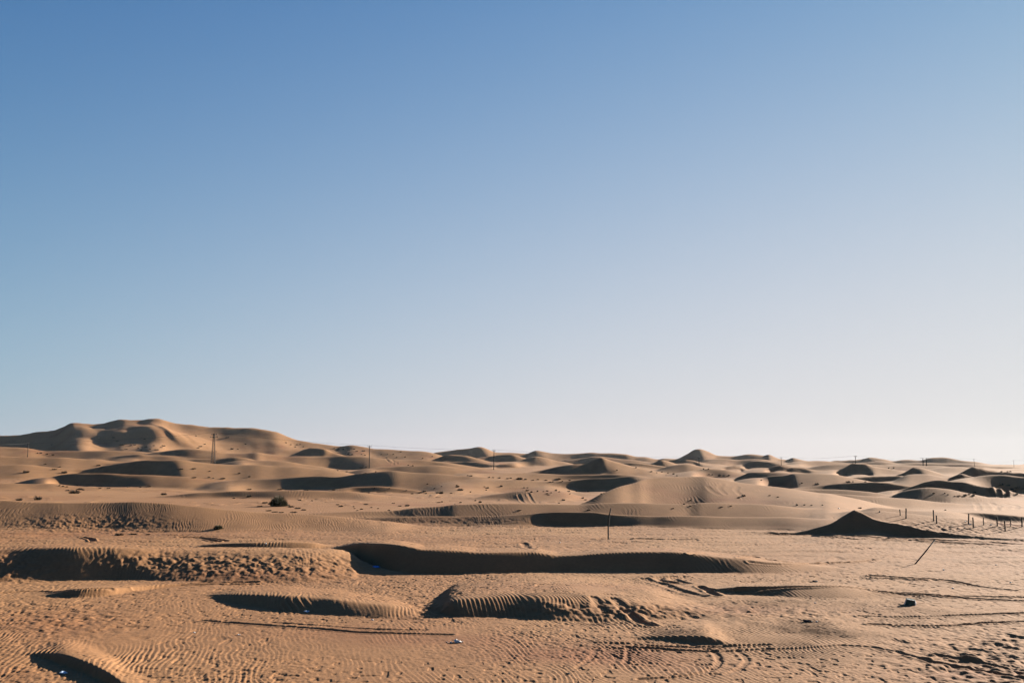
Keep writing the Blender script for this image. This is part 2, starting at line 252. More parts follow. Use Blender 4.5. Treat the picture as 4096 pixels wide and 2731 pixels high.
RIDGES = []
def solve(L, near):
    P = L['p']
    us = [q[0] for q in P]
    if near:
        ts = [px(q[0], 0.5 * (q[1] + q[2]))[0] for q in P]
        elc = pchip(ts, [px(q[0], q[1])[1] for q in P], TC)
        elf = pchip(ts, [px(q[0], q[2])[1] for q in P], TC)
        sl_ = pchip(ts, [q[3] for q in P], TC)
    else:
        ts = [px(q[0], q[1])[0] for q in P]
        elc = pchip(ts, [px(q[0], q[1])[1] for q in P], TC)
        sl_ = pchip(ts, [q[2] * (1 if L.get('big') else .93) if q[2] > 24 or L.get('big') else min(q[2] * (1.02 if (L['d'] if not isinstance(L['d'], list) else 130) > 165 else 1.0), 24) for q in P], TC)
        elc = gsm(elc, .8)
        dd = L['d'] if not isinstance(L['d'], list) else 130
        elc = elc + (1.1 * np.sin(TC * 71 + 3.1 * dd) + .8 * np.sin(TC * 163 + 1.7 * dd)) / FPX * min(1, dd / 300)
    tn = np.tan(np.radians(sl_))
    tb = math.tan(math.radians(L.get('back', 9)))
    if near:
        rf = -ZC / np.minimum(elf, -.03)          # the foot stands on the level plain
        zf = ZC + elf * rf
        d = np.maximum((ZC + elc * rf - zf) / np.maximum(tn - elc, .01), 0.02)
        c = L['c'] * np.maximum(tn * d, .005)
        lo, hi = np.zeros(len(TC)), np.full(len(TC), 80.0)
        for _ in range(40):
            d = .5 * (lo + hi)
            g = np.sqrt((tn * d) ** 2 + c * c) - c - (ZC + elc * (rf + d) - zf)
            hi = np.where(g > 0, d, hi); lo = np.where(g > 0, lo, d)
        rc = gsm(rf + d, 2)
        c = gsm(c, 2) + 0.01
        kk = 0.05
    else:
        D = L['d']
        rc = np.full(len(TC), float(D)) if not isinstance(D, list) else pchip([px(q[0], 1950)[0] for q in D], [q[1] for q in D], TC)
        if isinstance(D, list): D = float(np.mean([q[1] for q in D]))
        rc = rc / (1 / np.sqrt(1 + TC ** 2) * (1 + .12 * TC))     # crests run across the view, not round the camera
        # a meandering crest: the distance wanders with the column, the bearing of the crest stays
        sc = L.get('vv', 1.0)
        rc *= 1 + sc * (0.030 * np.sin(TC * 4.3 + D) + 0.008 * np.sin(TC * 13 + 2.1 * D) + 0.0025 * np.sin(TC * 37 + 3.3 * D))
        c = np.full(len(TC), .5 * L['c'] * D / FPX)
        kk = 0.12 + 0.0018 * D
    zc = ZC + elc * rc
    t0, t1 = ts[0], ts[-1]
    Hm = np.maximum(zc - base_z(rc), .3)[(TC > t0) & (TC < t1)].max()
    if not near: tn = gsm(tn, max(.35 * Hm / (float(np.mean(rc)) * .002), .8))
    ext = lambda q: np.sqrt(np.maximum(q, 0) ** 2 + 4e-4) - .02
    if us[0] > -300: zc = zc - ext(t0 - TC) * rc * 0.24
    if us[-1] < 4250: zc = zc - ext(TC - t1) * rc * 0.24
    R = dict(L=L, rc=rc, zc=zc, tn=tn, c=c, tb=tb, k=kk, near=near)
    S = zc[None, :] - ridge_drop(L, RC[:, None], rc[None, :], tn[None, :], c[None, :], tb)
    m = S > HC - kk
    rows = np.where(m.any(1))[0]; cols = np.where(m.any(0))[0]
    R['rr'] = (RC[rows[0]] * .97, RC[rows[-1]] * 1.03); R['tt'] = (TC[cols[0]] - .004, TC[cols[-1]] + .004)
    HC[:] = smax(HC, S, kk)
    RIDGES.append(R)

for L in NEAR: solve(L, True)
for L in FAR: solve(L, False)

# ------------------------------------------------------------------ the fine ground grid: rings of distance, columns of bearing
STEP = 2.0
t_in = np.arange(-700, 4800, STEP)
ang_in = np.arctan((t_in - CX) / 4012.0)
a1 = ang_in[-1]
n_out = 70
ext = a1 + (2 * math.pi - (ang_in[-1] - ang_in[0])) * (np.linspace(0, 1, n_out + 2)[1:-1])
ANG = np.concatenate([ang_in, ext])
NA, NI = len(ANG), len(ang_in)
rr = [4.0]
while rr[-1] < 22: rr.append(rr[-1] * 1.02)
while rr[-1] < 60: rr.append(rr[-1] * 1.0015)
while rr[-1] < 125: rr.append(rr[-1] * 1.0021)
while rr[-1] < 320: rr.append(rr[-1] * 1.0032)
while rr[-1] < 1300: rr.append(rr[-1] * 1.0045)
while rr[-1] < 2500: rr.append(rr[-1] * 1.05)
RAD = np.array(rr); NR = len(RAD)
R32 = RAD.astype(np.float32)[:, None]
SA = np.sin(ANG).astype(np.float32)[None, :]; CA = np.cos(ANG).astype(np.float32)[None, :]
TT = np.where(CA[0] > 0.55, np.tan(ANG), np.where(SA[0] > 0, 1.29, -1.3))
X = R32 * SA; Y = R32 * CA
Z = np.repeat(base_z(RAD).astype(np.float32)[:, None], NA, 1)
BANK = np.zeros((NR, NA), np.float32)       # 1 on the wind-rippled near faces
for R in RIDGES:
    i0, i1 = np.searchsorted(RAD, R['rr'][0]), np.searchsorted(RAD, R['rr'][1])
    cs = np.where((TT >= R['tt'][0]) & (TT <= R['tt'][1]))[0]
    if len(cs) == 0 or i1 <= i0: continue
    # contiguous runs only
    runs = np.split(cs, np.where(np.diff(cs) > 1)[0] + 1)
    for run in runs:
        j0, j1 = run[0], run[-1] + 1
        tq = TT[j0:j1]
        f = lambda a: np.interp(tq, TC, a).astype(np.float32)[None, :]
        S = f(R['zc']) - ridge_drop(R['L'], R32[i0:i1], f(R['rc']), f(R['tn']), f(R['c']), R['tb'])
        old = Z[i0:i1, j0:j1]
        w = sstep(-0.02, 0.12, S - old) * (R32[i0:i1] < f(R['rc']) * 1.02)
        BANK[i0:i1, j0:j1] = np.maximum(BANK[i0:i1, j0:j1] * (S < old + .02), w)
        Z[i0:i1, j0:j1] = smax(old, S.astype(np.float32), R['k'])
# ribs and gullies that run down the flank of the big dune towards the lower right
big_rc = [R for R in RIDGES if R['L'].get('big')][0]
ri0, ri1 = np.searchsorted(RAD, 690), np.searchsorted(RAD, 1080)
xs_ = np.clip(X[ri0:ri1, :NI] / Y[ri0:ri1, :NI], -1, 1) * 900
dn_ = np.interp(TT[:NI], TC, big_rc['rc']).astype(np.float32)[None, :] - R32[ri0:ri1]
def rib(u, amp, wl_, wr_, skew, d0, d1, wav=0):
    q = xs_ - (px(u, 1700)[0] * 900 + skew * dn_ + wav * np.sin(dn_ / 17))
    prof = np.where(q < 0, np.exp(-(q / wl_) ** 2), np.exp(-(q / wr_) ** 2))
    Z[ri0:ri1, :NI] += (amp * prof * sstep(d0, d0 + 75, dn_) * (1 - sstep(d1 - 40, d1, dn_))).astype(np.float32)
rib(296, 3.2, 14, 38, .34, 0, 110)
rib(352, 2.5, 6, 14, .34, 24, 100)
rib(262, 2.0, 6, 12, .22, 30, 95)
rib(515, 5.5, 15, 26, .26, 2, 115)
rib(556, 3.4, 5, 16, .40, 10, 110, 2.5)
rib(600, 2.2, 5, 15, .42, 18, 95, 2)
rib(640, 1.5, 6, 18, .45, 10, 100, 2)
rib(945, 1.5, 12, 30, .45, 2, 80)
rib(1035, 1.3, 10, 26, .5, 0, 70)
rib(1110, 1.0, 9, 24, .5, 4, 70)
rib(760, 1.4, 20, 30, .3, 30, 120)
# dunes outside the photograph's view keep rolling on
side = sstep(0.62, 0.85, np.abs(ANG) if True else 0)[None, :].astype(np.float32)
side = np.where(np.abs(((ANG + math.pi) % (2 * math.pi)) - math.pi)[None, :] > 0.62, 1.0, 0.0).astype(np.float32) * sstep(60, 250, R32)
Z += side * (2.0 * noise(X / 60, Y / 60, 1) + 3 * noise(X / 170, Y / 170, 2))

# pixel coordinates of every vertex, only to say where the trampled and rippled patches of sand lie
_dep = np.maximum(Y * CP + (Z - ZC) * SP, 1)
Uu = (CX + FPX * X / _dep).astype(np.float32)
Vv = (CY - FPX * ((Z - ZC) * CP - Y * SP) / _dep).astype(np.float32)
def patch(u, v, du, dv):
    return np.exp(-(((Uu - u) / du) ** 2 + ((Vv - v) / dv) ** 2)).astype(np.float32)

# ------------------------------------------------------------------ relief of the sand
nearw = 1 - sstep(200, 420, R32)
# broad undulation
Z += 0.05 * noise(X / 5.5, Y / 9, 0) * (1 - sstep(90, 160, R32)) * sstep(20, 40, R32)
Z += (0.0010 * R32 * noise(X / 38, Y / 30, 1) + 0.0005 * R32 * noise(X / 15, Y / 13, 3)) * sstep(60, 250, R32) * (1 - sstep(1000, 1500, R32))

# small sharp-crested swells riding on the dunes
_w = 3.2 * noise(X / 70, Y / 60, 4)
rg = 1 - np.abs(noise(X / 34 + _w * .3, Y / 17 + _w * .4, 2))
rg2 = 1 - np.abs(noise(X / 15 + _w * .2, Y / 8 + _w * .3, 0))
Z += (.55 * (rg - .6) * sstep(-.35, .5, noise(X / 90, Y / 80, 5)) + .20 * (rg2 - .6) * sstep(-.2, .5, noise(X / 60, Y / 50, 3))) * sstep(135, 210, R32) * (1 - sstep(700, 1000, R32)) * (1 - .7 * BANK)
# wind ripples, three sizes
wx = 0.9 * noise(X / 2.3, Y / 3.1, 2) + 0.35 * noise(X / 0.8, Y / 1.3, 4)
patchy = noise(X / 9, Y / 14, 5)
def ripple(lam, ang, warp, seed):
    ph = (X * math.cos(ang) + Y * math.sin(ang)) / lam + wx * warp + 0.8 * noise(X / (6 * lam), Y / (9 * lam), seed)
    s = ph - np.floor(ph)
    return (np.where(s < .65, s / .65, (1 - s) / .35) - .5).astype(np.float32)
rip_amt = np.clip(BANK * .95 + .25 + 0.5 * sstep(-.2, .4, patchy) + patch(500, 2680, 500, 70) + patch(2950, 2520, 500, 40) + patch(3200, 2390, 300, 30), 0, 1)
churn = np.clip(patch(950, 2262, 330, 55) + patch(1320, 2262, 130, 45) + patch(20, 2270, 110, 60) + .8 * patch(560, 2240, 220, 40) + .7 * patch(160, 2270, 120, 50) + .9 * patch(330, 2095, 330, 32) + patch(3800, 2112, 330, 34)
                + patch(2560, 2440, 300, 34) + .7 * patch(2250, 2440, 220, 30) + .9 * patch(3950, 2630, 330, 110) + 1.1 * patch(1720, 2440, 90, 30) + .6 * patch(250, 2480, 250, 60)
                + .5 * patch(1700, 2085, 500, 14) + .5 * patch(3150, 2455, 250, 30), 0, 1)
slope = np.gradient(Z, RAD, axis=0).astype(np.float32)
steep = sstep(.46, .62, slope)
rip_amt *= (1 - .75 * churn) * (1 - .93 * steep)
churn *= 1 - .35 * steep
rmod = np.clip(.55 + .8 * noise(X / 1.9, Y / 2.6, 3) + .35 * noise(X / .7, Y / .9, 0), .1, 1.3)
Z += ripple(0.17, 0.25, 1.1, 1) * 0.026 * rmod * rip_amt * (1 - sstep(40, 62, R32)) * sstep(15, 22, R32)
Z += ripple(0.24, 0.24, 1.5, 2) * 0.019 * rmod * rip_amt * sstep(40, 58, R32) * (1 - sstep(95, 135, R32))
Z += ripple(0.44, 0.22, 1.0, 3) * 0.024 * rmod * np.maximum(rip_amt, .5 * nearw) * sstep(95, 130, R32) * (1 - sstep(190, 300, R32))
big = .8 * patch(1170, 2412, 190, 34)
Z += ripple(0.28, 0.32, 1.2, 5) * 0.085 * big * (R32 < 90) * (.55 + .9 * noise(X / 1.3, Y / 1.6, 0))

# trampled sand: lumps and foot pits
lump = noise(X / .34, Y / .42, 3) + .6 * noise(X / .17, Y / .2, 1)
Z += 0.055 * churn * lump * (1 - sstep(120, 180, R32)) * sstep(15, 22, R32)
fl = (1 - BANK) * (1 - sstep(95, 150, R32)) * sstep(15, 22, R32)
Z += 0.005 * fl * lump
dash = noise(X / .15, Y / .19, 0) + .8 * noise(X / .085, Y / .13, 2)
Z += 0.0080 * fl * dash * np.clip(.62 + 1.1 * noise(X / 4.5, Y / 8, 1) + .4 * noise(X / 1.4, Y / 2.2, 3), .05, 1.7) * (1 - sstep(50, 85, R32))
dash2 = noise(X / .30, Y / .38, 1) + .7 * noise(X / .17, Y / .25, 5)
Z += 0.014 * fl * dash2 * sstep(45, 70, R32)
LAG = np.clip(patch(2350, 2620, 430, 36) + .9 * patch(1750, 2562, 330, 24) + .7 * patch(1050, 2300, 450, 26) + .6 * patch(2950, 2440, 450, 20) + .7 * patch(350, 2135, 600, 12)
              + .6 * patch(180, 2500, 260, 60) + .5 * patch(1300, 2530, 300, 24) + .5 * patch(3950, 2700, 260, 26) + .5 * patch(2300, 2345, 330, 14) + .5 * patch(60, 2700, 120, 40), 0, 1) * (1 + .5 * noise(X / 3, Y / 4, 4))
pit = sstep(.42, .78, noise(X / .30, Y / .42, 4)) * sstep(-.25, .35, noise(X / 3.5, Y / 5, 0))
Z -= 0.024 * pit * fl * (1 - .3 * rip_amt)
pit2 = sstep(.5, .8, noise(X / .9, Y / 1.1, 2)) * sstep(0, .5, noise(X / 7, Y / 10, 1))
Z -= 0.035 * pit2 * fl
pit3 = sstep(.38, .7, noise(X / .21, Y / .26, 5)) * sstep(-.35, .4, noise(X / 5, Y / 6, 3))
Z -= 0.022 * pit3 * fl
# wind-streaked long scallops on the far half of the plain
st = noise(X / 3.4, Y / 1.5, 5) * sstep(55, 80, R32) * (1 - sstep(100, 125, R32)) * (1 - BANK)
Z += 0.06 * st
# tiny tussock mounds on the valley floors between the dunes
mnd = sstep(.45, .8, noise(X / 1.6, Y / 2.2, 0)) * sstep(.05, .5, noise(X / 26, Y / 22, 3)) * sstep(110, 150, R32) * (1 - sstep(500, 900, R32))
Z += 0.10 * mnd * (1 - BANK)

# ------------------------------------------------------------------ finding the ground under a photograph pixel
def hit(u, v):
    t, el = px(u, v)
    a = math.atan(t)
    j = int(np.clip(np.searchsorted(ang_in, a), 1, NI - 1))
    if abs(ang_in[j - 1] - a) < abs(ang_in[j] - a): j -= 1
    e = (Z[:, j] - ZC) / RAD
    k = int(np.argmax(e >= el))
    if k == 0: k = NR - 60
    e0, e1 = e[k - 1], e[k]
    w = 0 if e1 == e0 else min(max((el - e0) / (e1 - e0), 0), 1)
    r = RAD[k - 1] + (RAD[k] - RAD[k - 1]) * w
    return Vector((r * math.sin(a), r * math.cos(a), float(Z[k - 1, j] + (Z[k, j] - Z[k - 1, j]) * w)))

def ground_z(x, y):
    a = math.atan2(x, y); r = math.hypot(x, y)
    j = int(np.clip(np.searchsorted(ang_in, a), 1, NI - 1))
    i = int(np.clip(np.searchsorted(RAD, r), 1, NR - 1))
    wa = np.clip((a - ang_in[j - 1]) / (ang_in[j] - ang_in[j - 1]), 0, 1)
    wr = (r - RAD[i - 1]) / (RAD[i] - RAD[i - 1])
    z0 = Z[i - 1, j - 1] * (1 - wa) + Z[i - 1, j] * wa
    z1 = Z[i, j - 1] * (1 - wa) + Z[i, j] * wa
    return float(z0 * (1 - wr) + z1 * wr)

# ------------------------------------------------------------------ wheel tracks pressed into the sand
def groove(pts, width, depth, twin=0.0, rim=0.5):
    w = [hit(*p) for p in pts]
    P = np.array([[q.x, q.y] for q in w])
    s = np.concatenate([[0], np.cumsum(np.hypot(*np.diff(P, axis=0).T))])
    n = max(int(s[-1] / 0.8), 8)
    q = np.linspace(0, s[-1], n)
    P = np.stack([pchip(s, P[:, 0], q), pchip(s, P[:, 1], q)], 1)
    lines = [P]
    if twin:
        T = np.gradient(P, axis=0); T /= np.linalg.norm(T, axis=1)[:, None]
        lines.append(P + np.stack([-T[:, 1], T[:, 0]], 1) * twin)
    for P in lines:
        rads = np.hypot(P[:, 0], P[:, 1]); angs = np.arctan2(P[:, 0], P[:, 1])
        i0, i1 = np.searchsorted(RAD, rads.min() - 3 * width), np.searchsorted(RAD, rads.max() + 3 * width)
        pad = 3 * width / rads.min()
        j0, j1 = np.searchsorted(ang_in, angs.min() - pad), np.searchsorted(ang_in, angs.max() + pad)
        if i1 <= i0 or j1 <= j0: continue
        xs, ys = X[i0:i1, j0:j1], Y[i0:i1, j0:j1]
        D = np.full(xs.shape, 1e3, np.float32)
        for k in range(len(P) - 1):
            r0, r1 = sorted((rads[k], rads[k + 1]))
            a0, a1 = np.searchsorted(RAD[i0:i1], r0 - 3 * width), np.searchsorted(RAD[i0:i1], r1 + 3 * width)
            c0, c1 = np.searchsorted(ang_in[j0:j1], min(angs[k], angs[k + 1]) - pad), np.searchsorted(ang_in[j0:j1], max(angs[k], angs[k + 1]) + pad)
            if a1 <= a0 or c1 <= c0: continue
            x, y = xs[a0:a1, c0:c1], ys[a0:a1, c0:c1]
            dx, dy = P[k + 1] - P[k]
            tt = np.clip(((x - P[k, 0]) * dx + (y - P[k, 1]) * dy) / (dx * dx + dy * dy + 1e-9), 0, 1)
            d = np.hypot(x - P[k, 0] - tt * dx, y - P[k, 1] - tt * dy)
            D[a0:a1, c0:c1] = np.minimum(D[a0:a1, c0:c1], d)
        g = np.exp(-(D / (width * .5)) ** 4)
        rimv = np.exp(-((D - width * .85) / (width * .3)) ** 2)
        mod = (.75 + .3 * noise(xs / 1.9, ys / 1.9, 2)).astype(np.float32)
        Z[i0:i1, j0:j1] += (depth * (rim * rimv - g) * mod).astype(np.float32)

TRACKS = [
 ([(805,2479),(1024,2496),(1242,2511),(1459,2529),(1633,2534),(1800,2537)], .26, .045, 0),
 ([(1090,2488),(1300,2502),(1480,2514),(1700,2519)], .24, .03, 0),
 ([(3486,2302),(3660,2313),(3790,2322),(3943,2348),(4060,2362)], .30, .09, 0),
 ([(3486,2312),(3600,2316),(3700,2321)], .28, .10, 0),
 ([(2950,2362),(3072,2352),(3203,2347),(3420,2350),(3638,2372),(3856,2392),(4096,2404),(4300,2412)], .30, .11, 0),
 ([(3500,2362),(3700,2380),(3900,2384),(4096,2390)], .28, .08, 0),
 ([(3072,2597),(3224,2592),(3355,2580),(3464,2585),(3573,2600),(3682,2633),(3812,2664),(3943,2688),(4096,2710)], .24, .06, 0),
 ([(3700,2610),(3830,2630),(3960,2655),(4096,2690)], .22, .045, 0),
 ([(3072,2597),(2875,2604),(2658,2597),(2500,2585)], .24, .055, 0),
 ([(3067,2577),(2960,2581),(2875,2587),(2740,2588),(2600,2582)], .24, .06, 0),
 ([(2853,2606),(2876,2631),(2867,2662),(2810,2690),(2701,2708),(2560,2716)], .22, .035, 0),
 ([(2950,2604),(2985,2631),(2970,2665),(2910,2695)], .2, .025, 0),
 ([(2380,2596),(2370,2625),(2340,2650),(2300,2670)], .18, .02, 0),
 ([(2512,2590),(2510,2630),(2500,2655)], .18, .025, 0),
 ([(2453,2392),(2490,2425),(2527,2461),(2605,2502)], .4, .07, 0),
 ([(2370,2386),(2400,2420),(2425,2452)], .35, .05, 0),
 ([(3440,2462),(3600,2466),(3800,2460),(4096,2452)], .26, .06, 0),
 ([(3480,2496),(3725,2502),(3943,2492),(4096,2485)], .26, .08, 0),
 ([(2960,2232),(3072,2237),(3137,2247),(3290,2254),(3400,2250),(3499,2240)], .34, .13, 0),
 ([(3000,2246),(3072,2255),(3180,2256),(3300,2250)], .30, .10, 0),
 ([(2760,2213),(2900,2218),(3020,2226),(3100,2240)], .30, .11, 0),
 ([(3072,2128),(3137,2136),(3300,2142),(3507,2150),(3725,2161),(4030,2174),(4200,2180)], .5, .16, 0),
 ([(3300,2148),(3507,2158),(3725,2168),(4000,2180)], .5, .15, 0),
 ([(3600,2152),(3800,2160),(4096,2166)], .5, .14, 0),
 ([(0,2371),(150,2364),(300,2358),(440,2352)], .3, .06, 0),
 ([(540,2357),(640,2349),(740,2340),(880,2338),(1024,2336)], .26, .09, .6),
 ([(2575,2314),(2610,2325),(2657,2338),(2745,2368),(2810,2385)], .45, .06, 0),
 ([(2690,2305),(2630,2312),(2640,2320),(2700,2332)], .4, .06, 0),
 ([(2740,2306),(2690,2312),(2705,2322),(2750,2332)], .4, .05, 0),
 ([(2800,2345),(2835,2362),(2870,2382)], .35, .08, 0),
 ([(2400,2155),(2500,2154),(2620,2156),(2780,2157)], .45, .10, 0),
 ([(2050,2172),(2090,2170),(2100,2180),(2140,2196)], .5, .08, 0),
 ([(2980,2128),(3060,2132),(3140,2140)], .4, .12, 0),
 ([(720,2148),(790,2152),(840,2160),(870,2168)], .4, .14, .7),
 ([(330,2148),(360,2155),(372,2165)], .4, .12, 0),
 ([(2074,1976),(2080,1990),(2096,2011)], .5, .05, 1.6),
 ([(2890,1935),(2880,1955),(2900,1975)], .6, .03, 2.0),
 ([(2830,1945),(2850,1965),(2880,1980)], .6, .03, 0),
 ([(1545,1834),(1555,1845),(1590,1857),(1640,1862)], 1.0, .16, 2.6),
 ([(3905,2012),(3912,2025),(3915,2040)], .7, .05, 2.2),
 ([(3960,2010),(3992,2020),(3990,2036)], .7, .05, 2.2),
]
for a in TRACKS: groove(*a)
# three gullies clawed down the flank of a dune at the right
for u, v0, v1 in ((3962, 1962, 1988), (3990, 1954, 1987), (4018, 1957, 1989)):
    groove([(u - 1, v0), (u - 3, (v0 + v1) / 2), (u - 6, v1)], 1.0, .28, 0, .3)
    groove([(u + 1, v0), (u + 6, (v0 + v1) / 2), (u + 11, v1)], 0.8, .22, 0, .3)

# ------------------------------------------------------------------ materials
def new_mat(name):
    m = bpy.data.materials.new(name); m.use_nodes = True
    return m, m.node_tree.nodes, m.node_tree.links, m.node_tree.nodes['Principled BSDF']

def sand_material():
    m, n, l, b = new_mat("sand")
    tc = n.new('ShaderNodeTexCoord')
    at = n.new('ShaderNodeAttribute'); at.attribute_name = 'pale'
    def nz(scale, det, x=1, y=1):
        mp = n.new('ShaderNodeMapping'); mp.inputs['Scale'].default_value = (x, y, 1)
        l.new(tc.outputs['Object'], mp.inputs['Vector'])
        t = n.new('ShaderNodeTexNoise'); t.inputs['Scale'].default_value = scale; t.inputs['Detail'].default_value = det
        t.inputs['Roughness'].default_value = .6
        l.new(mp.outputs[0], t.inputs['Vector'])
        return t
    big = nz(.035, 5, 1, 1.3)
    mid = nz(.45, 6, 1, .8)
    fine = nz(6, 6)
    def mix(a, b_, fac):
        x = n.new('ShaderNodeMix'); x.data_type = 'RGBA'
        if isinstance(fac, float): x.inputs[0].default_value = fac
        else: l.new(fac, x.inputs[0])
        for i, q in ((6, a), (7, b_)):
            if isinstance(q, tuple): x.inputs[i].default_value = (*q, 1)
            else: l.new(q, x.inputs[i])
        return x.outputs[2]
    def ramp(src, p0, p1):
        r = n.new('ShaderNodeMapRange'); r.inputs[1].default_value = p0; r.inputs[2].default_value = p1
        r.interpolation_type = 'SMOOTHSTEP'
        l.new(src, r.inputs[0]); return r.outputs[0]
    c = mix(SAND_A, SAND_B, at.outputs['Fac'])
    c = mix(c, SAND_C, ramp(big.outputs['Fac'], .52, .75))
    at2 = n.new('ShaderNodeAttribute'); at2.attribute_name = 'lag'
    c = mix(c, SAND_C, at2.outputs['Fac'])
    c2 = n.new('ShaderNodeHueSaturation')
    l.new(c, c2.inputs['Color'])
    v = n.new('ShaderNodeMapRange'); l.new(mid.outputs['Fac'], v.inputs[0])
    v.inputs[1].default_value = .25; v.inputs[2].default_value = .75; v.inputs[3].default_value = .86; v.inputs[4].default_value = 1.12
    v2 = n.new('ShaderNodeMapRange'); l.new(fine.outputs['Fac'], v2.inputs[0])
    v2.inputs[1].default_value = .25; v2.inputs[2].default_value = .75; v2.inputs[3].default_value = .88; v2.inputs[4].default_value = 1.1
    mm = n.new('ShaderNodeMath'); mm.operation = 'MULTIPLY'
    l.new(v.outputs[0], mm.inputs[0]); l.new(v2.outputs[0], mm.inputs[1])
    l.new(mm.outputs[0], c2.inputs['Value'])
    l.new(c2.outputs[0], b.inputs['Base Color'])
    b.inputs['Roughness'].default_value = .95
    b.inputs['Specular IOR Level'].default_value = .12
    g = nz(9, 8)
    bp = n.new('ShaderNodeBump'); bp.inputs['Strength'].default_value = .5; bp.inputs['Distance'].default_value = .03
    l.new(g.outputs['Fac'], bp.inputs['Height']); l.new(bp.outputs[0], b.inputs['Normal'])
    return m

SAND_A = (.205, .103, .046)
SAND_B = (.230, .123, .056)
SAND_C = (.165, .070, .031)

def plain_mat(name, col, rough=.8, metal=0.0, var=.25, scale=20):
    m, n, l, b = new_mat(name)
    t = n.new('ShaderNodeTexNoise'); t.inputs['Scale'].default_value = scale; t.inputs['Detail'].default_value = 4
    tc = n.new('ShaderNodeTexCoord'); l.new(tc.outputs['Object'], t.inputs['Vector'])
    r = n.new('ShaderNodeMapRange'); r.inputs[3].default_value = 1 - var; r.inputs[4].default_value = 1 + var
    l.new(t.outputs['Fac'], r.inputs[0])
    h = n.new('ShaderNodeHueSaturation'); h.inputs['Color'].default_value = (*col, 1)
    l.new(r.outputs[0], h.inputs['Value']); l.new(h.outputs[0], b.inputs['Base Color'])
    b.inputs['Roughness'].default_value = rough; b.inputs['Metallic'].default_value = metal
    return m

# ------------------------------------------------------------------ the ground as one sheet
def build_ground():
    nv = NR * NA + 1
    co = np.empty((nv, 3), np.float32)
    co[:-1, 0] = X.ravel(); co[:-1, 1] = Y.ravel(); co[:-1, 2] = Z.ravel()
    co[-1] = (0, 0, float(Z[0].mean()))
    i = np.arange(NR - 1, dtype=np.int32)[:, None]; j = np.arange(NA, dtype=np.int32)[None, :]; jn = (j + 1) % NA
    quads = np.stack([i * NA + j, i * NA + jn, (i + 1) * NA + jn, (i + 1) * NA + j], -1).reshape(-1, 4)[:, ::-1]
    jj = np.arange(NA, dtype=np.int32)
    tris = np.stack([np.full(NA, nv - 1, np.int32), (jj + 1) % NA, jj], -1)
    me = bpy.data.meshes.new("sand_ground")
    me.vertices.add(nv); me.vertices.foreach_set('co', co.ravel())
    nl = quads.size + tris.size
    me.loops.add(nl); me.loops.foreach_set('vertex_index', np.concatenate([quads.ravel(), tris.ravel()]))
    nq, ntr = len(quads), len(tris)
    me.polygons.add(nq + ntr)
    me.polygons.foreach_set('loop_start', np.concatenate([np.arange(nq) * 4, nq * 4 + np.arange(ntr) * 3]).astype(np.int32))
    me.polygons.foreach_set('use_smooth', np.ones(nq + ntr, bool))
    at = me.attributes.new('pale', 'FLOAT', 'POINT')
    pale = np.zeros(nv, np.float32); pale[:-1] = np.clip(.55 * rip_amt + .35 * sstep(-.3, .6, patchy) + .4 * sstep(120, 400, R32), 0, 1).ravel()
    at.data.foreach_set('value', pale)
    at = me.attributes.new('lag', 'FLOAT', 'POINT')          # coarse reddish sand left behind in the wind-swept flats
    lag = np.zeros(nv, np.float32); lag[:-1] = np.clip(.8 * LAG, 0, .9).ravel(); at.data.foreach_set('value', lag)
    me.update(calc_edges=True)
    o = bpy.data.objects.new("sand_ground", me); COL.objects.link(o)
    me.materials.append(sand_material())
    o['kind'] = 'structure'; o['label'] = 'rolling orange desert sand with dunes, ripples and wheel tracks'
    return o
build_ground()

HAZE = .00002
# ------------------------------------------------------------------ things standing on the sand
def empty(name, loc, label, cat, group=None):
    o = bpy.data.objects.new(name, None); COL.objects.link(o)
    o.location = loc; o.empty_display_size = .2
    return tag(o, label, cat, group)

def tag(o, label, cat, group=None):
    o['label'] = label; o['category'] = cat
    if group: o['group'] = group
    return o

def obj(name, bm, mat, parent=None, smooth=False):
    me = bpy.data.meshes.new(name)
    bm.to_mesh(me); bm.free()
    if smooth:
        for p in me.polygons: p.use_smooth = True
    me.materials.append(mat)
    o = bpy.data.objects.new(name, me); COL.objects.link(o)
    if parent: o.parent = parent
    return o

def copy_tree(o, parent=None):
    c = o.copy(); COL.objects.link(c); c.parent = parent
    for ch in list(o.children): copy_tree(ch, c)
    return c

def tube(bm, pts, rads, n=8, cap=True):
    """a round bar along a chain of points"""
    pts = [Vector(p) for p in pts]
    rings = []
    for i, p in enumerate(pts):
        d = (pts[min(i + 1, len(pts) - 1)] - pts[max(i - 1, 0)]).normalized()
        a = d.cross(Vector((0, 1, 0)) if abs(d.y) < .9 else Vector((1, 0, 0))).normalized()
        b = d.cross(a)
        r = rads[i] if isinstance(rads, (list, tuple)) else rads
        rings.append([bm.verts.new(p + (a * math.cos(2 * math.pi * k / n) + b * math.sin(2 * math.pi * k / n)) * r) for k in range(n)])
    for r0, r1 in zip(rings, rings[1:]):
        for k in range(n): bm.faces.new((r0[k], r0[(k + 1) % n], r1[(k + 1) % n], r1[k]))
    if cap:
        bm.faces.new(rings[0][::-1]); bm.faces.new(rings[-1])

def box(bm, lo, hi, M=None):
    v = []
    for z in (lo[2], hi[2]):
        for x, y in ((lo[0], lo[1]), (hi[0], lo[1]), (hi[0], hi[1]), (lo[0], hi[1])):
            q = Vector((x, y, z)); v.append(bm.verts.new(M @ q if M else q))
    for f in ((3, 2, 1, 0), (4, 5, 6, 7), (0, 1, 5, 4), (1, 2, 6, 5), (2, 3, 7, 6), (3, 0, 4, 7)):
        bm.faces.new([v[k] for k in f])

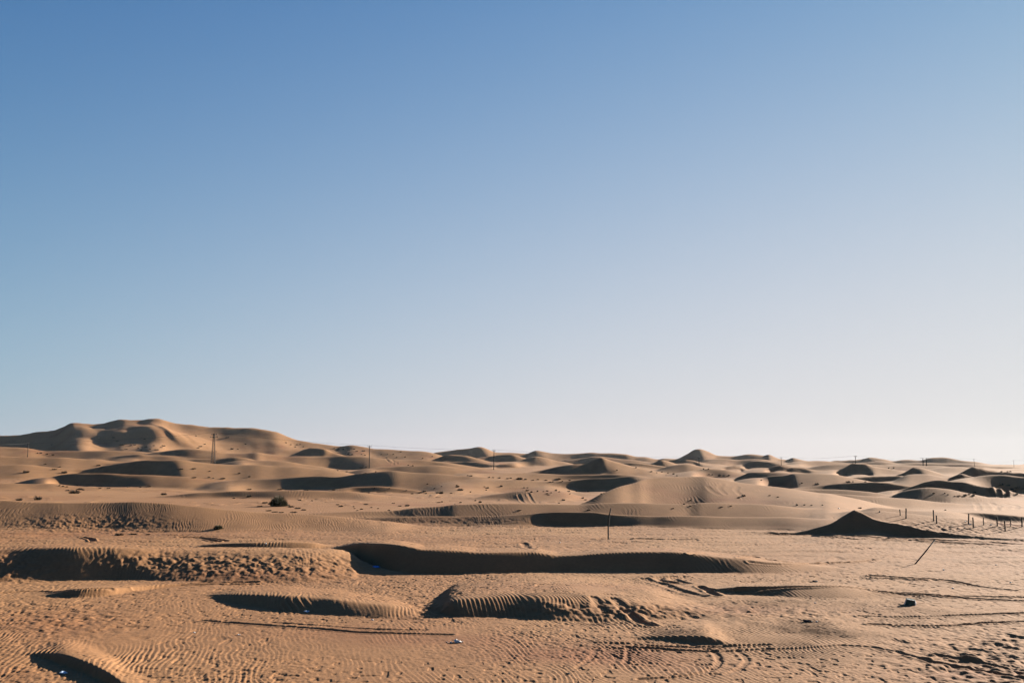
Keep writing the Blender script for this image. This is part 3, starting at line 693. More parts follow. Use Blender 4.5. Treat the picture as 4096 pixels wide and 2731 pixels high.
M_POLE = plain_mat("weathered_wood", (.016, .011, .009), .95)
M_STEEL = plain_mat("dull_steel", (.012, .010, .009), .85, 0)
M_INS = plain_mat("insulator_glaze", (.09, .05, .035), .35)
M_WIRE = plain_mat("wire", (.02, .02, .02), .95)
M_POST = plain_mat("dark_post_wood", (.005, .0042, .004), .95)
M_CRATE = plain_mat("green_plastic", (.012, .060, .050), .5)
M_WHITE = plain_mat("white_plastic", (.62, .60, .56), .5, 0, .12)
M_GREY = plain_mat("grey_plastic", (.16, .19, .22), .5)
M_BLUE = plain_mat("blue_plastic", (.03, .17, .55), .45)
M_PALEBLUE = plain_mat("pale_blue_plastic", (.35, .46, .62), .45)
M_RAG = plain_mat("dark_cloth", (.022, .02, .024), .9)
M_TAPE = plain_mat("faded_red_tape", (.50, .20, .16), .6)
M_LEAF = plain_mat("green_leaf", (.040, .044, .016), .8, 0, .6, 3)
M_TWIG = plain_mat("dry_twig", (.030, .024, .014), .9, 0, .5, 5)

def at_range(u, v_base, r0, r1):
    """the place along a bearing, between two distances, whose ground lies nearest a given row"""
    t, el = px(u, v_base)
    a = math.atan(t); j = int(np.clip(np.searchsorted(ang_in, a), 1, NI - 1))
    i0, i1 = np.searchsorted(RAD, r0), np.searchsorted(RAD, r1)
    e = (Z[:i1, j] - ZC) / RAD[:i1]
    runmax = np.maximum.accumulate(e)
    cost = np.abs(e[i0:i1] - el) * FPX + 3.0 * np.maximum(runmax[i0:i1] - e[i0:i1], 0) * FPX * .2
    i = i0 + int(np.argmin(cost))
    return Vector((RAD[i] * math.sin(a), RAD[i] * math.cos(a), float(Z[i, j])))

def on_ray(u, v, depth_y):
    """the point on a bearing at a given distance straight ahead"""
    d = Vector((u - CX, FPX * CP - (CY - v) * SP, FPX * SP + (CY - v) * CP))
    return Vector((0, 0, ZC)) + d * (depth_y / d.y)

# ---- the power line
def make_pole():
    root = empty("utility_pole", (0, 0, 0), "", "utility pole", "wooden poles of the power line")
    b = bmesh.new(); tube(b, [(0, 0, -.6), (0, 0, 3), (0, 0, 7), (0, 0, 9.6)], [.22, .20, .175, .15], 10)
    obj("shaft", b, M_POLE, root, True)
    b = bmesh.new(); box(b, (-.95, -.07, 9.22), (.95, .07, 9.38)); obj("crossarm", b, M_POLE, root)
    for s in (-1, 1):
        b = bmesh.new(); tube(b, [(s * .62, .10, 9.22), (s * .06, .12, 8.55)], .028, 6); obj("brace", b, M_STEEL, root)
    for x, z in ((-.88, 9.38), (0, 9.6), (.88, 9.38)):
        b = bmesh.new()
        tube(b, [(x, 0, z), (x, 0, z + .16), (x, 0, z + .18), (x, 0, z + .26), (x, 0, z + .28), (x, 0, z + .38), (x, 0, z + .42)], [.03, .03, .11, .06, .10, .05, .03], 8)
        obj("insulator", b, M_INS, root, True)
    return root
POLES = [  # column and rows of foot and tip, distance bounds, label
 (110, 1824, 1771, 330, 480, "utility pole at the far left, its top against the shadowed big dune"),
 (1477, 1870, 1779, 380, 520, "tall utility pole rising above the skyline right of the big dune"),
 (1975, 1878, 1796, 400, 540, "utility pole in front of the small dark-tipped skyline dune left of centre"),
 (2797, 1882, 1827, 440, 620, "utility pole standing in front of the pointed skyline dune"),
 (3126, 1874, 1827, 440, 640, "utility pole next right of the one before the pointed skyline dune"),
 (3424, 1887, 1820, 400, 560, "utility pole in front of the dark triangular slip face on the right"),
 (3899, 1866, 1834, 500, 760, "slightly tilted utility pole on the far dunes, right of the twin pole"),
 (4056, 1867, 1840, 600, 900, "smallest and farthest utility pole near the right edge"),
]
TOPS = []
proto = make_pole()
for i, (u, vb, vt, r0, r1, lab) in enumerate(POLES):
    p = at_range(u, vb, r0, r1)
    top = on_ray(u + (CX - u) * .0042, vt, p.y)
    h = max(top.z - p.z, 4.0)
    o = proto if i == 0 else copy_tree(proto)
    o.location = p; k = h / 10.0; o.scale = (k, k, k)
    o.rotation_euler = (0, (-.06 if u == 3899 else random.Random(i).uniform(-.008, .012)), math.radians(-14 if u < 2500 else -30))
    o['label'] = lab
    TOPS.append((u, p, h, o))

def twin_pole():
    p = at_range(3700, 1871, 480, 720)
    top = on_ray(3700, 1830, p.y); h = max(top.z - p.z, 4)
    root = empty("twin_pole", p, "twin-legged power pole with one shared crossarm on the far right dunes", "power pole")
    half = 6.8 * p.y / FPX
    for s in (-1, 1):
        b = bmesh.new(); tube(b, [(s * half, 0, -1), (s * half, 0, h * .96)], [.26, .2], 10); obj("shaft", b, M_POLE, root, True)
    b = bmesh.new(); box(b, (-half - 1.3, -.08, h * .95), (half + 1.3, .08, h * .965)); obj("crossarm", b, M_POLE, root)
    for x in (-half - 1.1, 0, half + 1.1):
        b = bmesh.new(); tube(b, [(x, 0, h * .965), (x, 0, h * .98), (x, 0, h)], [.09, .11, .05], 8); obj("insulator", b, M_INS, root, True)
    TOPS.append((3700, p, h, root))
twin_pole()

def lattice_tower():
    p = at_range(853, 1828, 430, 475)
    top = on_ray(855, 1727, p.y); h = top.z - p.z
    root = empty("lattice_tower", p, "steel lattice power tower standing before the big dune", "power tower")
    w0, w1, hb = .82, .30, h * .93
    corner = lambda s, q, z: Vector((s * (w0 + (w1 - w0) * z / hb), q * (w0 + (w1 - w0) * z / hb), z))
    for s in (-1, 1):
        for q in (-1, 1):
            b = bmesh.new(); tube(b, [corner(s, q, -.6), corner(s, q, hb)], .062, 6); obj("leg", b, M_STEEL, root)
    b = bmesh.new(); n = 11
    for k in range(n):
        z0, z1 = hb * k / n, hb * (k + 1) / n
        for (a, c) in (((-1, -1), (1, -1)), ((1, -1), (1, 1)), ((1, 1), (-1, 1)), ((-1, 1), (-1, -1))):
            tube(b, [corner(*a, z0), corner(*c, z1)], .036, 4); tube(b, [corner(*c, z0), corner(*a, z1)], .036, 4)
            tube(b, [corner(*a, z1), corner(*c, z1)], .036, 4)
    obj("bracing", b, M_STEEL, root)
    for z, x in ((hb * .905, 1.7), (hb * .995, 1.25)):
        b = bmesh.new()
        box(b, (-x * .95, -.09, z - .09), (x, .09, z + .09)); box(b, (-w1 - .16, -w1 - .16, z - .28), (w1 + .16, w1 + .16, z + .22))
        obj("crossarm", b, M_STEEL, root)
        for s in (-1, 1):
            b = bmesh.new(); tube(b, [(s * x * .82, 0, z + .09), (s * x * .86, 0, z + .2), (s * x * 1.02, 0, z + .16), (s * x * 1.1, 0, z + .04)], [.05, .16, .16, .04], 8)
            obj("insulator", b, M_INS, root, True)
    b = bmesh.new(); tube(b, [(.1, 0, hb), (.18, 0, h)], [.09, .05], 6); obj("peak", b, M_STEEL, root)
    b = bmesh.new(); box(b, (w0 * .7, -.05, hb * .42), (1.5, .05, hb * .435)); obj("climbing_step", b, M_STEEL, root)
    TOPS.append((853, p, h, root))
lattice_tower()

TOPS.sort(key=lambda q: q[0])
ends = [at_range(-280, 1822, 380, 460), at_range(4380, 1866, 900, 1200)]
line = [(ends[0].copy(), 9.0)] + [(q[1], q[2]) for q in TOPS] + [(ends[1].copy(), 9.0)]
for ci, off in enumerate((-.88, 0.0, .88)):
    b = bmesh.new(); pts = []
    for (p, h), (p2, h2) in zip(line, line[1:]):
        a0 = p + Vector((off * .95, -off * .3, h * .985)); a1 = p2 + Vector((off * .95, -off * .3, h2 * .985))
        L = (a1 - a0).length
        for k in range(12):
            f = k / 12; pts.append(a0.lerp(a1, f) - Vector((0, 0, 4 * f * (1 - f) * L * .011)))
    pts.append(a1)
    tube(b, pts, .011, 5)
    tag(obj("power_cable", b, M_WIRE), "thin sagging power cable strung along the row of poles", "power cable", "parallel cables of the power line")

# ---- posts by the dark mound
POSTS = [
 (3601, 2061, 3599, 2036, "short thin post, leftmost of the row on the trampled mound"),
 (3624, 2073, 3624, 2032, "straight dark post, second from the left on the trampled mound"),
 (3735, 2083, 3733, 2039, "tall dark post, left one of the close pair in the middle of the mound"),
 (3747, 2093, 3745, 2060, "shorter post, right one of the close pair in the middle of the mound"),
 (3874, 2095, 3875, 2054, "dark post before the left end of the rippled bank, right of the close pair"),
 (3894, 2111, 3891, 2068, "slightly leaning near post just right of the post before the rippled bank's left end"),
 (3935, 2099, 3933, 2068, "slim post set back before the shaded part of the rippled bank"),
 (3989, 2103, 3988, 2067, "stout dark post where the faded red tape begins"),
 (4021, 2123, 4018, 2081, "nearest post of the group, leaning, standing low in front of the tape"),
 (4043, 2104, 4041, 2070, "grey slim post carrying the pale end of the tape"),
 (4088, 2106, 4087, 2067, "dark post at the right edge, last of the row"),
]
PP = []
for i, (ub, vb, ut, vt, lab) in enumerate(POSTS):
    p = hit(ub, vb); t_ = on_ray(ut, vt, p.y) - p
    rad = (.042 if ub in (3935, 4043, 3601) else .058) * p.y / 90
    rnd = random.Random(i)
    b = bmesh.new(); n = 7
    pts = [Vector((0, 0, -.25))] + [t_ * (k / n) + Vector((rnd.uniform(-.006, .006), rnd.uniform(-.006, .006), 0)) for k in range(n + 1)]
    tube(b, pts, [rad * rnd.uniform(.92, 1.06) for _ in pts], 9)
    o = obj("fence_post", b, M_POST); o.location = p
    tag(o, lab, "post", "posts on the trampled mound")
    PP.append((p, t_))
b = bmesh.new(); chain = [(PP[7], .34), (PP[9], .28), (PP[10], .20)]
for ((p, t_), f), ((p2, t2), f2) in zip(chain, chain[1:]):
    prev = None
    for k in range(9):
        q = (p + t_ * f).lerp(p2 + t2 * f2, k / 8) - Vector((0, .05, .10 * 4 * (k / 8) * (1 - k / 8)))
        w = Vector((0, .01 * math.sin(k), .026))
        cur = [b.verts.new(q - w), b.verts.new(q + w), b.verts.new(q + w + Vector((0, .004, 0))), b.verts.new(q - w + Vector((0, .004, 0)))]
        if prev:
            for m in range(4): b.faces.new((prev[m], prev[(m + 1) % 4], cur[(m + 1) % 4], cur[m]))
        prev = cur
tag(obj("barrier_tape", b, M_TAPE), "faded red barrier tape slung low between the right-hand posts", "barrier tape")

# ---- the bent pole and the leaning pole
p = hit(2433, 2156)
b = bmesh.new()
pts = [p + Vector((0, 0, -.3))] + [on_ray(u, v, p.y) for u, v in ((2433, 2156), (2433, 2130), (2433, 2106), (2434, 2088), (2435.5, 2075), (2438.5, 2056), (2443.5, 2031))]
tube(b, [q - p for q in pts], [.058, .058, .057, .056, .055, .054, .052, .044], 10)
o = obj("bent_pole", b, M_POST, None, True); o.location = p
tag(o, "dark upright pole with its upper half bent to the right, alone on the plain", "pole")
p = hit(3660, 2255)
b = bmesh.new(); e = on_ray(3739, 2158.5, p.y + .9) - p
tube(b, [-e * .2, Vector((0, 0, 0)), e * .5 + Vector((.008, 0, -.01)), e], [.042, .042, .041, .038], 10)
o = obj("leaning_pole", b, M_POST, None, True); o.location = p
tag(o, "straight dark pole leaning far to the right on the right-hand plain", "pole")

# ---- the green crate
def crate():
    p = hit(3640, 2417)
    root = empty("plastic_crate", p - Vector((0, 0, .015)), "half-buried dark green plastic crate with white ribbed edge", "crate")
    root.rotation_euler = (math.radians(8), math.radians(9), math.radians(-16))
    b = bmesh.new()
    w0, w1, d0, d1, h = .205, .155, .16, .13, .215
    lo = [(-w0, -d0, -.08), (w0, -d0, -.08), (w0, d0, -.08), (-w0, d0, -.08)]; hi = [(-w1, -d1, h), (w1, -d1, h), (w1, d1, h), (-w1, d1, h)]
    v = [b.verts.new(q) for q in lo + hi]
    for f in ((3, 2, 1, 0), (4, 5, 6, 7), (0, 1, 5, 4), (1, 2, 6, 5), (2, 3, 7, 6), (3, 0, 4, 7)): b.faces.new([v[k] for k in f])
    bmesh.ops.bevel(b, geom=list(b.edges), offset=.014, segments=2, affect='EDGES')
    obj("body", b, M_CRATE, root)
    b = bmesh.new(); box(b, (-w1 - .008, -d1 - .012, h - .004), (w1 + .004, -d1 + .012, h + .014)); 
    bmesh.ops.bevel(b, geom=list(b.edges), offset=.004, segments=1, affect='EDGES'); obj("edge_strip", b, M_GREY, root)
    for k in range(7):
        x = -w1 + .01 + k * .046
        b = bmesh.new(); box(b, (x, -d1 - .018, h + .004), (x + .030, -d1 + .016, h + .030))
        bmesh.ops.bevel(b, geom=list(b.edges), offset=.006, segments=1, affect='EDGES'); obj("rib", b, M_WHITE, root)
    b = bmesh.new(); tube(b, [(w0 - .012, -d0 - .004, -.06), (w1 + .004, -d1 - .006, h - .01)], .019, 8); obj("sunlit_edge", b, M_WHITE, root, True)  # white bar paints the sunlight on the crate's right edge
    b = bmesh.new()
    q = [(-w0 - .006, -d0 + .02, -.05), (-w0 - .006, d0 - .02, -.05), (-w1 - .006, d1 - .02, h - .03), (-w1 - .006, -d1 + .02, h - .03)]
    vv = [b.verts.new(k) for k in q] + [b.verts.new((k[0] + .004, k[1], k[2])) for k in q]
    for f in ((0, 1, 2, 3), (7, 6, 5, 4), (0, 4, 5, 1), (1, 5, 6, 2), (2, 6, 7, 3), (3, 7, 4, 0)): b.faces.new([vv[k] for k in f])
    obj("end_panel", b, M_GREY, root)
    b = bmesh.new(); tube(b, [(w0 - .02, .02, .005), (w0 + .10, .03, .02), (w0 + .155, .03, .045)], [.022, .024, .026], 8); obj("handle", b, M_RAG, root, True)
    root.scale = (1.12, 1.12, 1.12)
crate()

# ---- litter
def litter(u, v, wpx, hpx, mat, name, label, seed, group=None):
    p = hit(u, v); s = p.y / FPX
    w, h = wpx * s, hpx * s * .9
    rnd = random.Random(seed)
    b = bmesh.new(); bmesh.ops.create_icosphere(b, subdivisions=3, radius=1)
    for q in b.verts:
        n = noise(np.array([q.co.x * 1.7 + seed]), np.array([q.co.y * 1.7 + q.co.z * 2.1]), seed)[0]
        m = noise(np.array([q.co.x * 4 + seed]), np.array([q.co.y * 4 - q.co.z * 4]), seed + 1)[0]
        k = 1 + .45 * n + .25 * m
        q.co = Vector((q.co.x * w * .5 * k, q.co.y * w * .38 * k, (q.co.z * .6 + .32) * h * max(k, .3) * (1 - .35 * abs(q.co.x + .3))))
    o = obj(name, b, mat); o.location = p
    o.rotation_euler = (0, 0, rnd.uniform(-.5, .5))
    tag(o, label, "litter", group)
LIT = [
 (1835, 2568, 32, 13, M_WHITE, "plastic_bag", "crumpled white plastic bag on the near sand, larger of the two"),
 (1805, 2570, 9, 8, M_WHITE, "plastic_scrap", "small white scrap just left of the crumpled plastic bag"),
 (1788, 2568, 8, 5, M_GREY, "plastic_scrap", "greyish sliver left of the crumpled white bag"),
 (1506, 2268, 28, 7, M_BLUE, "plastic_sheet", "bright blue plastic sheet at the edge of the long dark hollow"),
 (1227, 2446, 18, 8, M_PALEBLUE, "plastic_bag", "pale blue plastic scrap under the coarse rippled bank"),
 (1490, 2479, 10, 5, M_WHITE, "paper_scrap", "white scrap on flat sand below the rippled bank"),
 (252, 2692, 32, 9, M_PALEBLUE, "plastic_sheet", "pale plastic sheet lying in the shade of the bottom left bank"),
 (777, 2530, 9, 4, M_WHITE, "paper_scrap", "left one of two tiny white scraps on the near left plain"),
 (955, 2538, 11, 4, M_WHITE, "paper_scrap", "right one of two tiny white scraps on the near left plain"),
 (1063, 2175, 7, 6, M_WHITE, "paper_scrap", "tiny white scrap on the crest of the narrow dark-edged ridge"),
 (3775, 2280, 6, 7, M_WHITE, "paper_cup", "small upright white scrap right of the leaning pole"),
 (3985, 2259, 9, 3, M_WHITE, "paper_scrap", "flat white scrap on the plain far right of the leaning pole"),
 (3267, 2487, 10, 6, M_WHITE, "paper_scrap", "white scrap beside the dark flattened rag"),
 (3232, 2486, 36, 10, M_RAG, "rag", "dark flattened rag half sunk in the right foreground"),
 (3262, 2326, 26, 7, M_RAG, "rag", "small dark rag above the rippled patch on the right plain"),
 (3260, 2411, 9, 5, M_WHITE, "paper_scrap", "pale scrap left of the green crate"),
 (3812, 2352, 9, 3, M_WHITE, "paper_scrap", "small white scrap upper right of the green crate"),
 (4042, 2330, 8, 5, M_WHITE, "paper_scrap", "white scrap lying in the wheel rut near the right edge"),
 (2272, 2694, 15, 6, M_RAG, "rag", "tiny dark object on pale sand at the bottom centre"),
 (2243, 2520, 7, 4, M_WHITE, "paper_scrap", "tiny white scrap on rippled sand at the lower centre"),
 (3355, 2034, 7, 5, M_WHITE, "paper_scrap", "white speck of litter on the flat left of the dark pointed mound"),
 (2240, 2170, 5, 5, M_WHITE, "paper_scrap", "white speck on the plain left of the bent pole"),
 (3863, 2086, 8, 4, M_WHITE, "paper_scrap", "white scrap behind the foot of the post right of the close pair"),
 (3881, 2097, 9, 4, M_WHITE, "paper_scrap", "white scrap between the two posts right of the close pair"),
 (3964, 2099, 8, 4, M_WHITE, "paper_scrap", "white scrap midway between the slim post and the stout post"),
 (3518, 2048, 6, 6, M_RAG, "stone", "small dark stone on the pale shoulder of the pointed mound"),
]
for i, (u, v, w, h, m, nm, lab) in enumerate(LIT): litter(u, v, w, h, m, nm, lab, i + 3)

# ---- shrubs
def blades(b, rnd, n, spread, ht, length, wid, dense=1.0):
    for _ in range(n):
        a = rnd.uniform(0, 2 * math.pi); q = math.sqrt(rnd.random()) * spread
        z = ht * rnd.random() ** 1.3 * math.sqrt(max(1 - (q / spread) ** 2 * .9, .02))
        c = Vector((q * math.cos(a), q * math.sin(a), z))
        d = Vector((math.cos(a) * rnd.uniform(.2, 1), math.sin(a) * rnd.uniform(.2, 1), rnd.uniform(.25, 1.1))).normalized()
        s = d.cross(Vector((rnd.uniform(-1, 1), rnd.uniform(-1, 1), rnd.uniform(-1, 1)))).normalized() * wid * rnd.uniform(.6, 1.3)
        L = length * rnd.uniform(.5, 1.4)
        b.faces.new([b.verts.new(c - s), b.verts.new(c + s), b.verts.new(c + d * L + s * .25), b.verts.new(c + d * L - s * .25)])

def big_bush(u, v, wpx, hpx, n, label, sc=1.0):
    p = hit(u, v); s = p.y / FPX; w, h = wpx * s, hpx * s
    root = empty("desert_bush", p, label, "bush")
    rnd = random.Random(int(u))
    b = bmesh.new()
    for k in range(26):
        a = rnd.uniform(0, 6.28); e = Vector((math.cos(a) * w * .42 * rnd.random(), math.sin(a) * w * .42 * rnd.random(), h * rnd.uniform(.5, .95)))
        tube(b, [(0, 0, -.1), e * .5 + Vector((0, 0, h * .08)), e], [.03 * sc, .018 * sc, .006 * sc], 5)
    obj("stems", b, M_TWIG, root)
    b = bmesh.new(); blades(b, rnd, n, w * .42, h * .74, .36 * sc, .017 * sc)
    blades(b, rnd, n // 4, w * .24, h * .88, .42 * sc, .016 * sc)
    for k in range(9):     # low straggling skirts
        a = rnd.uniform(0, 6.28); c = Vector((math.cos(a), math.sin(a) * .7, 0)) * w * rnd.uniform(.42, .66)
        n0 = len(b.verts); blades(b, rnd, n // 40, w * .10, h * rnd.uniform(.12, .3), .24 * sc, .015 * sc)
        b.verts.ensure_lookup_table()
        for q in b.verts[n0:]: q.co += c
    for k in range(7):     # separate sprays make the outline uneven
        a = rnd.uniform(0, 6.28); c = Vector((math.cos(a), math.sin(a), 0)) * w * rnd.uniform(.22, .42)
        n0 = len(b.verts); blades(b, rnd, n // 9, w * .13, h * rnd.uniform(.75, .95) * max(1 - (c.length / (w * .52)) ** 2, .2), .26 * sc, .018 * sc)
        b.verts.ensure_lookup_table()
        for q in b.verts[n0:]: q.co += c
    obj("foliage", b, M_LEAF, root)
big_bush(1113, 2024, 70, 47, 2300, "large dark green bush at the foot of the left dunes", 1.0)
big_bush(873, 2115, 30, 15, 700, "low green bush on the flat below the long left dune", .5)

VAR = []
for k in range(6):
    rnd = random.Random(100 + k)
    b = bmesh.new()
    blades(b, rnd, 150, .40, .55, .34, .035)
    for j in range(3):
        n0 = len(b.verts); blades(b, rnd, 40, .2, .3, .3, .03); b.verts.ensure_lookup_table()
        off = Vector((rnd.uniform(-.45, .35), rnd.uniform(-.25, .25), 0))
        for q in b.verts[n0:]: q.co += off
    me = bpy.data.meshes.new("desert_shrub"); b.to_mesh(me); b.free(); me.materials.append(M_TWIG); VAR.append(me)

SHRUBS = """300,1973,36,14 150,1999,30,14 76,2001,24,8 320,1958,20,6 333,1960,10,5 270,1963,14,5 657,1979,24,8 104,1890,24,8 257,1892,20,8 394,1863,16,5
218,1878,18,4 239,1868,10,3 181,1857,10,3 163,1813,12,4 187,1818,10,4 212,1820,10,4 150,1813,8,3 723,1877,22,4 777,1875,16,4 838,1885,10,3 956,1894,12,4 777,1911,18,4
836,1910,12,4 892,1915,20,5 853,1913,8,3 997,1907,12,4 997,1958,22,4 514,1947,12,3 562,1949,10,3 596,1946,16,3 435,1953,14,3 400,1953,12,3 237,1943,8,4 252,1946,10,4 268,1947,10,3
307,1943,10,3 479,2140,34,8 531,2137,34,5 592,2138,18,4 997,1987,20,7 936,1993,10,4 488,1781,20,5 398,1756,10,4 453,1751,14,3 522,1783,14,4 553,1793,10,3 579,1757,10,4 583,1788,12,3
627,1800,20,4 653,1784,18,4 644,1790,14,3 801,1786,18,3 792,1792,12,3 818,1777,10,3 910,1751,16,5 927,1797,14,6 982,1777,8,3 951,1797,6,3 784,1744,6,3 207,1779,7,3 470,1764,12,3
540,1779,10,3 600,1796,10,3 615,1783,9,3 565,1800,12,3 505,1797,12,3 1144,1771,8,3 1163,1779,8,3 1187,1779,8,3 1200,1778,7,3 1181,1788,9,3 1213,1787,7,3 1337,1794,12,3 1355,1796,10,3
1372,1798,10,3 1394,1800,12,3 1416,1796,10,3 1427,1805,10,3 1455,1804,14,4 1446,1818,7,3 1459,1821,8,3 1392,1817,8,3 1409,1818,10,3 1525,1818,7,3 1549,1818,7,3 1573,1817,7,3 1603,1807,8,3
1546,1831,8,3 1586,1830,7,3 1620,1828,7,3 1651,1863,7,3 1633,1861,7,3 1690,1834,7,3 1729,1826,6,3 1446,1870,18,3 1464,1869,9,3 1387,1887,8,3 1350,1882,8,3 1503,1887,7,3 1461,1894,12,3
1871,1902,8,3 1884,1904,14,4 1956,1910,10,4 1971,1911,12,4 1997,1912,12,4 2030,1915,12,4 2043,1913,10,4 1710,1936,7,3 1738,1954,8,3 1766,1946,8,3 1827,1941,9,3 1830,1948,16,7 1842,1961,26,8
1938,1947,8,3 1950,1952,14,5 2004,1946,14,6 1945,1960,8,3 1882,1968,7,4 1649,1975,12,4 1681,1971,12,4 1699,1966,14,5 1703,1974,10,4 1764,1974,20,9 1750,1972,14,5 1805,1973,12,3 1494,1953,16,3
1557,1954,8,3 1625,1962,7,3 1901,2003,9,4 1921,2010,14,7 1768,2007,8,4 1755,2010,14,3 1842,2010,10,4 1573,2013,16,3 1599,2024,16,4 1629,2024,20,7 1464,2017,20,4 1485,2030,10,3 1364,2026,18,6
1350,2019,14,4 1414,2027,8,4 1418,2034,8,3 1446,2037,14,4 1429,2042,10,3 1512,2034,8,3 1555,2042,12,4 1198,2001,14,4 1248,2003,9,3 1120,1958,22,4 1226,1961,18,4 1335,1960,14,3 1124,2050,24,4
1174,2050,30,5 2078,1918,26,9 2102,1918,12,5 2131,1921,12,3 2152,1918,10,3 2183,1921,14,3 2231,1918,26,6 2279,1921,10,3 2211,1927,8,3 2200,1928,8,3 2250,1925,7,3 2096,1951,10,3 2110,1951,8,3
2109,1963,14,5 2126,1969,10,6 2150,1966,7,6 2174,1966,7,3 2189,1964,12,4 2187,1975,12,4 2195,1979,14,3 2205,1971,7,3 2224,1963,10,7 2237,1967,8,3 2274,1966,14,4 2279,1975,8,3 2305,1964,8,3
2353,1966,10,3 2331,1993,9,6 2342,1999,10,3 2253,2001,16,6 2235,2012,10,3 2405,1975,12,3 2544,1871,6,4 2605,1887,10,4 2627,1891,5,3 2647,1888,8,3 2671,1892,7,3 2694,1896,10,4 2708,1903,8,3
2834,1876,6,4 2836,1898,6,3 2849,1899,6,3 2877,1904,12,8 2895,1904,12,5 2916,1902,10,4 3045,1921,7,3 2975,1984,16,7 2954,1991,12,4 2762,2002,10,4 2736,2017,8,4 2760,2025,12,3 2886,2028,14,3
2923,2024,10,3 2814,1877,6,5 2468,1881,6,4 2076,2042,18,4 2355,2040,16,4 2692,2034,10,3 3268,1938,16,7 3207,1932,9,3 3392,1930,18,7 3412,1928,6,4 3348,1893,7,3 3477,1922,7,3 3462,1927,9,3
3187,2021,10,6 3217,2020,9,4 3246,2021,9,3 3290,2020,7,3 3440,2033,14,5 3079,1982,8,3 3111,1988,10,3 3860,1983,14,7 3893,1984,12,7 3877,1977,12,3 3836,1984,14,4 3819,1985,8,3 3779,1973,7,3
3734,1974,10,4 3792,1979,8,3 4004,1940,22,7 4034,1943,12,6 4071,1953,22,8 4047,1959,14,6 4067,1977,10,5 4093,1956,14,4 4058,1966,12,4 3899,1969,12,3 4006,1887,7,4 4030,1888,8,4 4041,1887,9,4
1060,2012,24,6 1083,2017,20,9 1143,2021,22,9 1166,2028,24,6 1190,2034,26,6 1075,2043,24,4 1100,2048,26,4 1215,2040,20,5 1040,2026,22,5 3555,1873,6,4 3575,1872,6,4 3781,2040,8,3"""
UNIQ = {(300,1973): "dark pointed shrub on the low left dune, largest of its slope", (150,1999): "dark tufted shrub by the crest at the far left",
 (76,2001): "low shrub left of the dark tufted one at the far left", (657,1979): "lone dark shrub on pale sand left of the large bush", (479,2140): "dark flat shrub on the plain below the trampled left dune",
 (531,2137): "long flat tuft just right of the dark flat shrub on the left plain", (1764,1974): "upright dark shrub on the crest of the shaded rippled dune", (1842,1961): "broad dark shrub on the slope right of the rippled dune crest",
 (1830,1948): "dark shrub just above the broad one on the slope", (1921,2010): "shrub at the very tip of the rippled dune's right end", (2078,1918): "widest dark shrub left of centre on the band between two ripple dunes",
 (2231,1918): "wide dark shrub right of the widest one on the same band", (2975,1984): "lone dark shrub on the broad pale dune right of centre", (3268,1938): "dark shrub below the long shaded ridge on the right",
 (3392,1930): "dark shrub perched above the long shaded ridge on the right", (927,1797): "pointed shrub on the big dune right of the lattice tower", (910,1751): "dark shrub high on the big dune above and right of the tower",
 (104,1890): "shrub on the shaded hollow's left rim at the far left", (394,1863): "shrub on the left shoulder of the large shaded dune", (997,1987): "small shrub on the slope just left of the large bush",
 (1629,2024): "dark shrub under the shaded foot of the rippled dune", (1364,2026): "dark shrub on the flat right of the large bush", (2877,1904): "dark shrub cluster below the pointed skyline dune"}
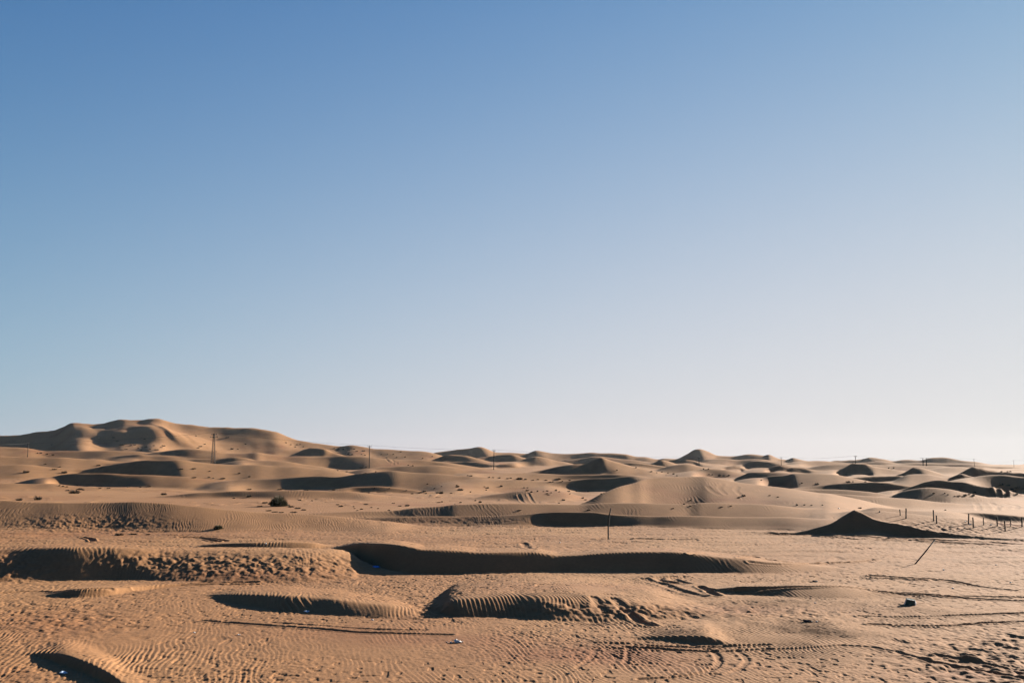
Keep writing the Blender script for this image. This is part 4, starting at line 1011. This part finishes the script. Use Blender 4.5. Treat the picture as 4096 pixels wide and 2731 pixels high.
def zone(u, v):
    if u < 1050 and v < 1805: return "tiny dry tuft scattered on the lower slope of the big dune", "tufts on the big dune"
    if u < 700 and v < 1900: return "small dry tuft on the far left dunes before the big dune", "tufts on the far left dunes"
    if u < 700: return "small dry tuft on the nearer left dunes", "tufts on the nearer left dunes"
    if u < 1025: return "small dark tuft on the sand below the lattice tower", "tufts below the lattice tower"
    if u < 1750 and v < 1845: return "tiny tuft on the distant slope right of the big dune", "tufts right of the big dune"
    if u < 1760 and v < 1940: return "tiny tuft near the foot of the tall pole above the skyline", "tufts near the tall pole"
    if u < 1230 and v >= 1990: return "low dark tuft crowding round the foot of the large bush", "tufts round the large bush"
    if u < 1720 and v >= 1945: return "small dark tuft on the flat right of the large bush", "tufts right of the large bush"
    if u < 2060 and v < 1935: return "small tuft in the row along the dune below the second pole", "tufts along the dune crest"
    if u < 2060: return "small dark tuft on the slope in the centre left", "tufts on the centre left slope"
    if u < 2420 and v < 1940: return "small dark tuft in the band between two rippled dunes near the centre", "tufts in the centre band"
    if u < 2420: return "small dark tuft on the pale flat left of the broad pale dune", "tufts left of the broad pale dune"
    if u < 3080 and v < 1960: return "tiny tuft on the distant dunes behind the broad pale dune", "tufts behind the broad pale dune"
    if u < 3080: return "small tuft on the broad pale dune right of centre", "tufts on the broad pale dune"
    if u > 3700 and v < 1900: return "tiny tuft on the farthest dunes at the right edge", "tufts on the farthest right dunes"
    if u > 3950: return "dark tuft in the cluster near the right edge", "tufts near the right edge"
    if u > 3700: return "small dark tuft in the hollow left of the clawed dune flank", "tufts in the right hollow"
    return "small tuft among the dunes on the right", "tufts on the right dunes"
rnd = random.Random(5)
for i, tok in enumerate(SHRUBS.split()):
    u, v, w, h = map(int, tok.split(','))
    p = hit(u, v)
    s = p.length / FPX
    o = bpy.data.objects.new("desert_shrub", VAR[i % 6]); COL.objects.link(o)
    wm, hm = w * s * .85, max(h * s * 1.25, .10)
    o.location = p - Vector((0, 0, .04 * hm))
    o.scale = (wm, wm * .8, hm / .75)
    o.rotation_euler = (0, 0, rnd.uniform(-.5, .5))
    lab, grp = zone(u, v)
    if (u, v) in UNIQ: lab = UNIQ[(u, v)]
    tag(o, lab, "shrub", grp)
print("poles", [(q[0], round(q[1].length), round(q[2], 1)) for q in TOPS])

# ---- the dusty air
if HAZE > 0:
    b = bmesh.new(); box(b, (-2750, -2750, -12), (2750, 2750, 75))
    hm = bpy.data.materials.new("dusty_air"); hm.use_nodes = True
    nt = hm.node_tree; nt.nodes.clear()
    vo = nt.nodes.new('ShaderNodeVolumePrincipled'); vo.inputs['Color'].default_value = (.86, .88, .92, 1); vo.inputs['Density'].default_value = HAZE
    vo.inputs['Anisotropy'].default_value = .25
    out = nt.nodes.new('ShaderNodeOutputMaterial'); nt.links.new(vo.outputs[0], out.inputs['Volume'])
    o = obj("haze", b, hm); o['kind'] = 'stuff'; o['label'] = 'thin dusty air over the far dunes'
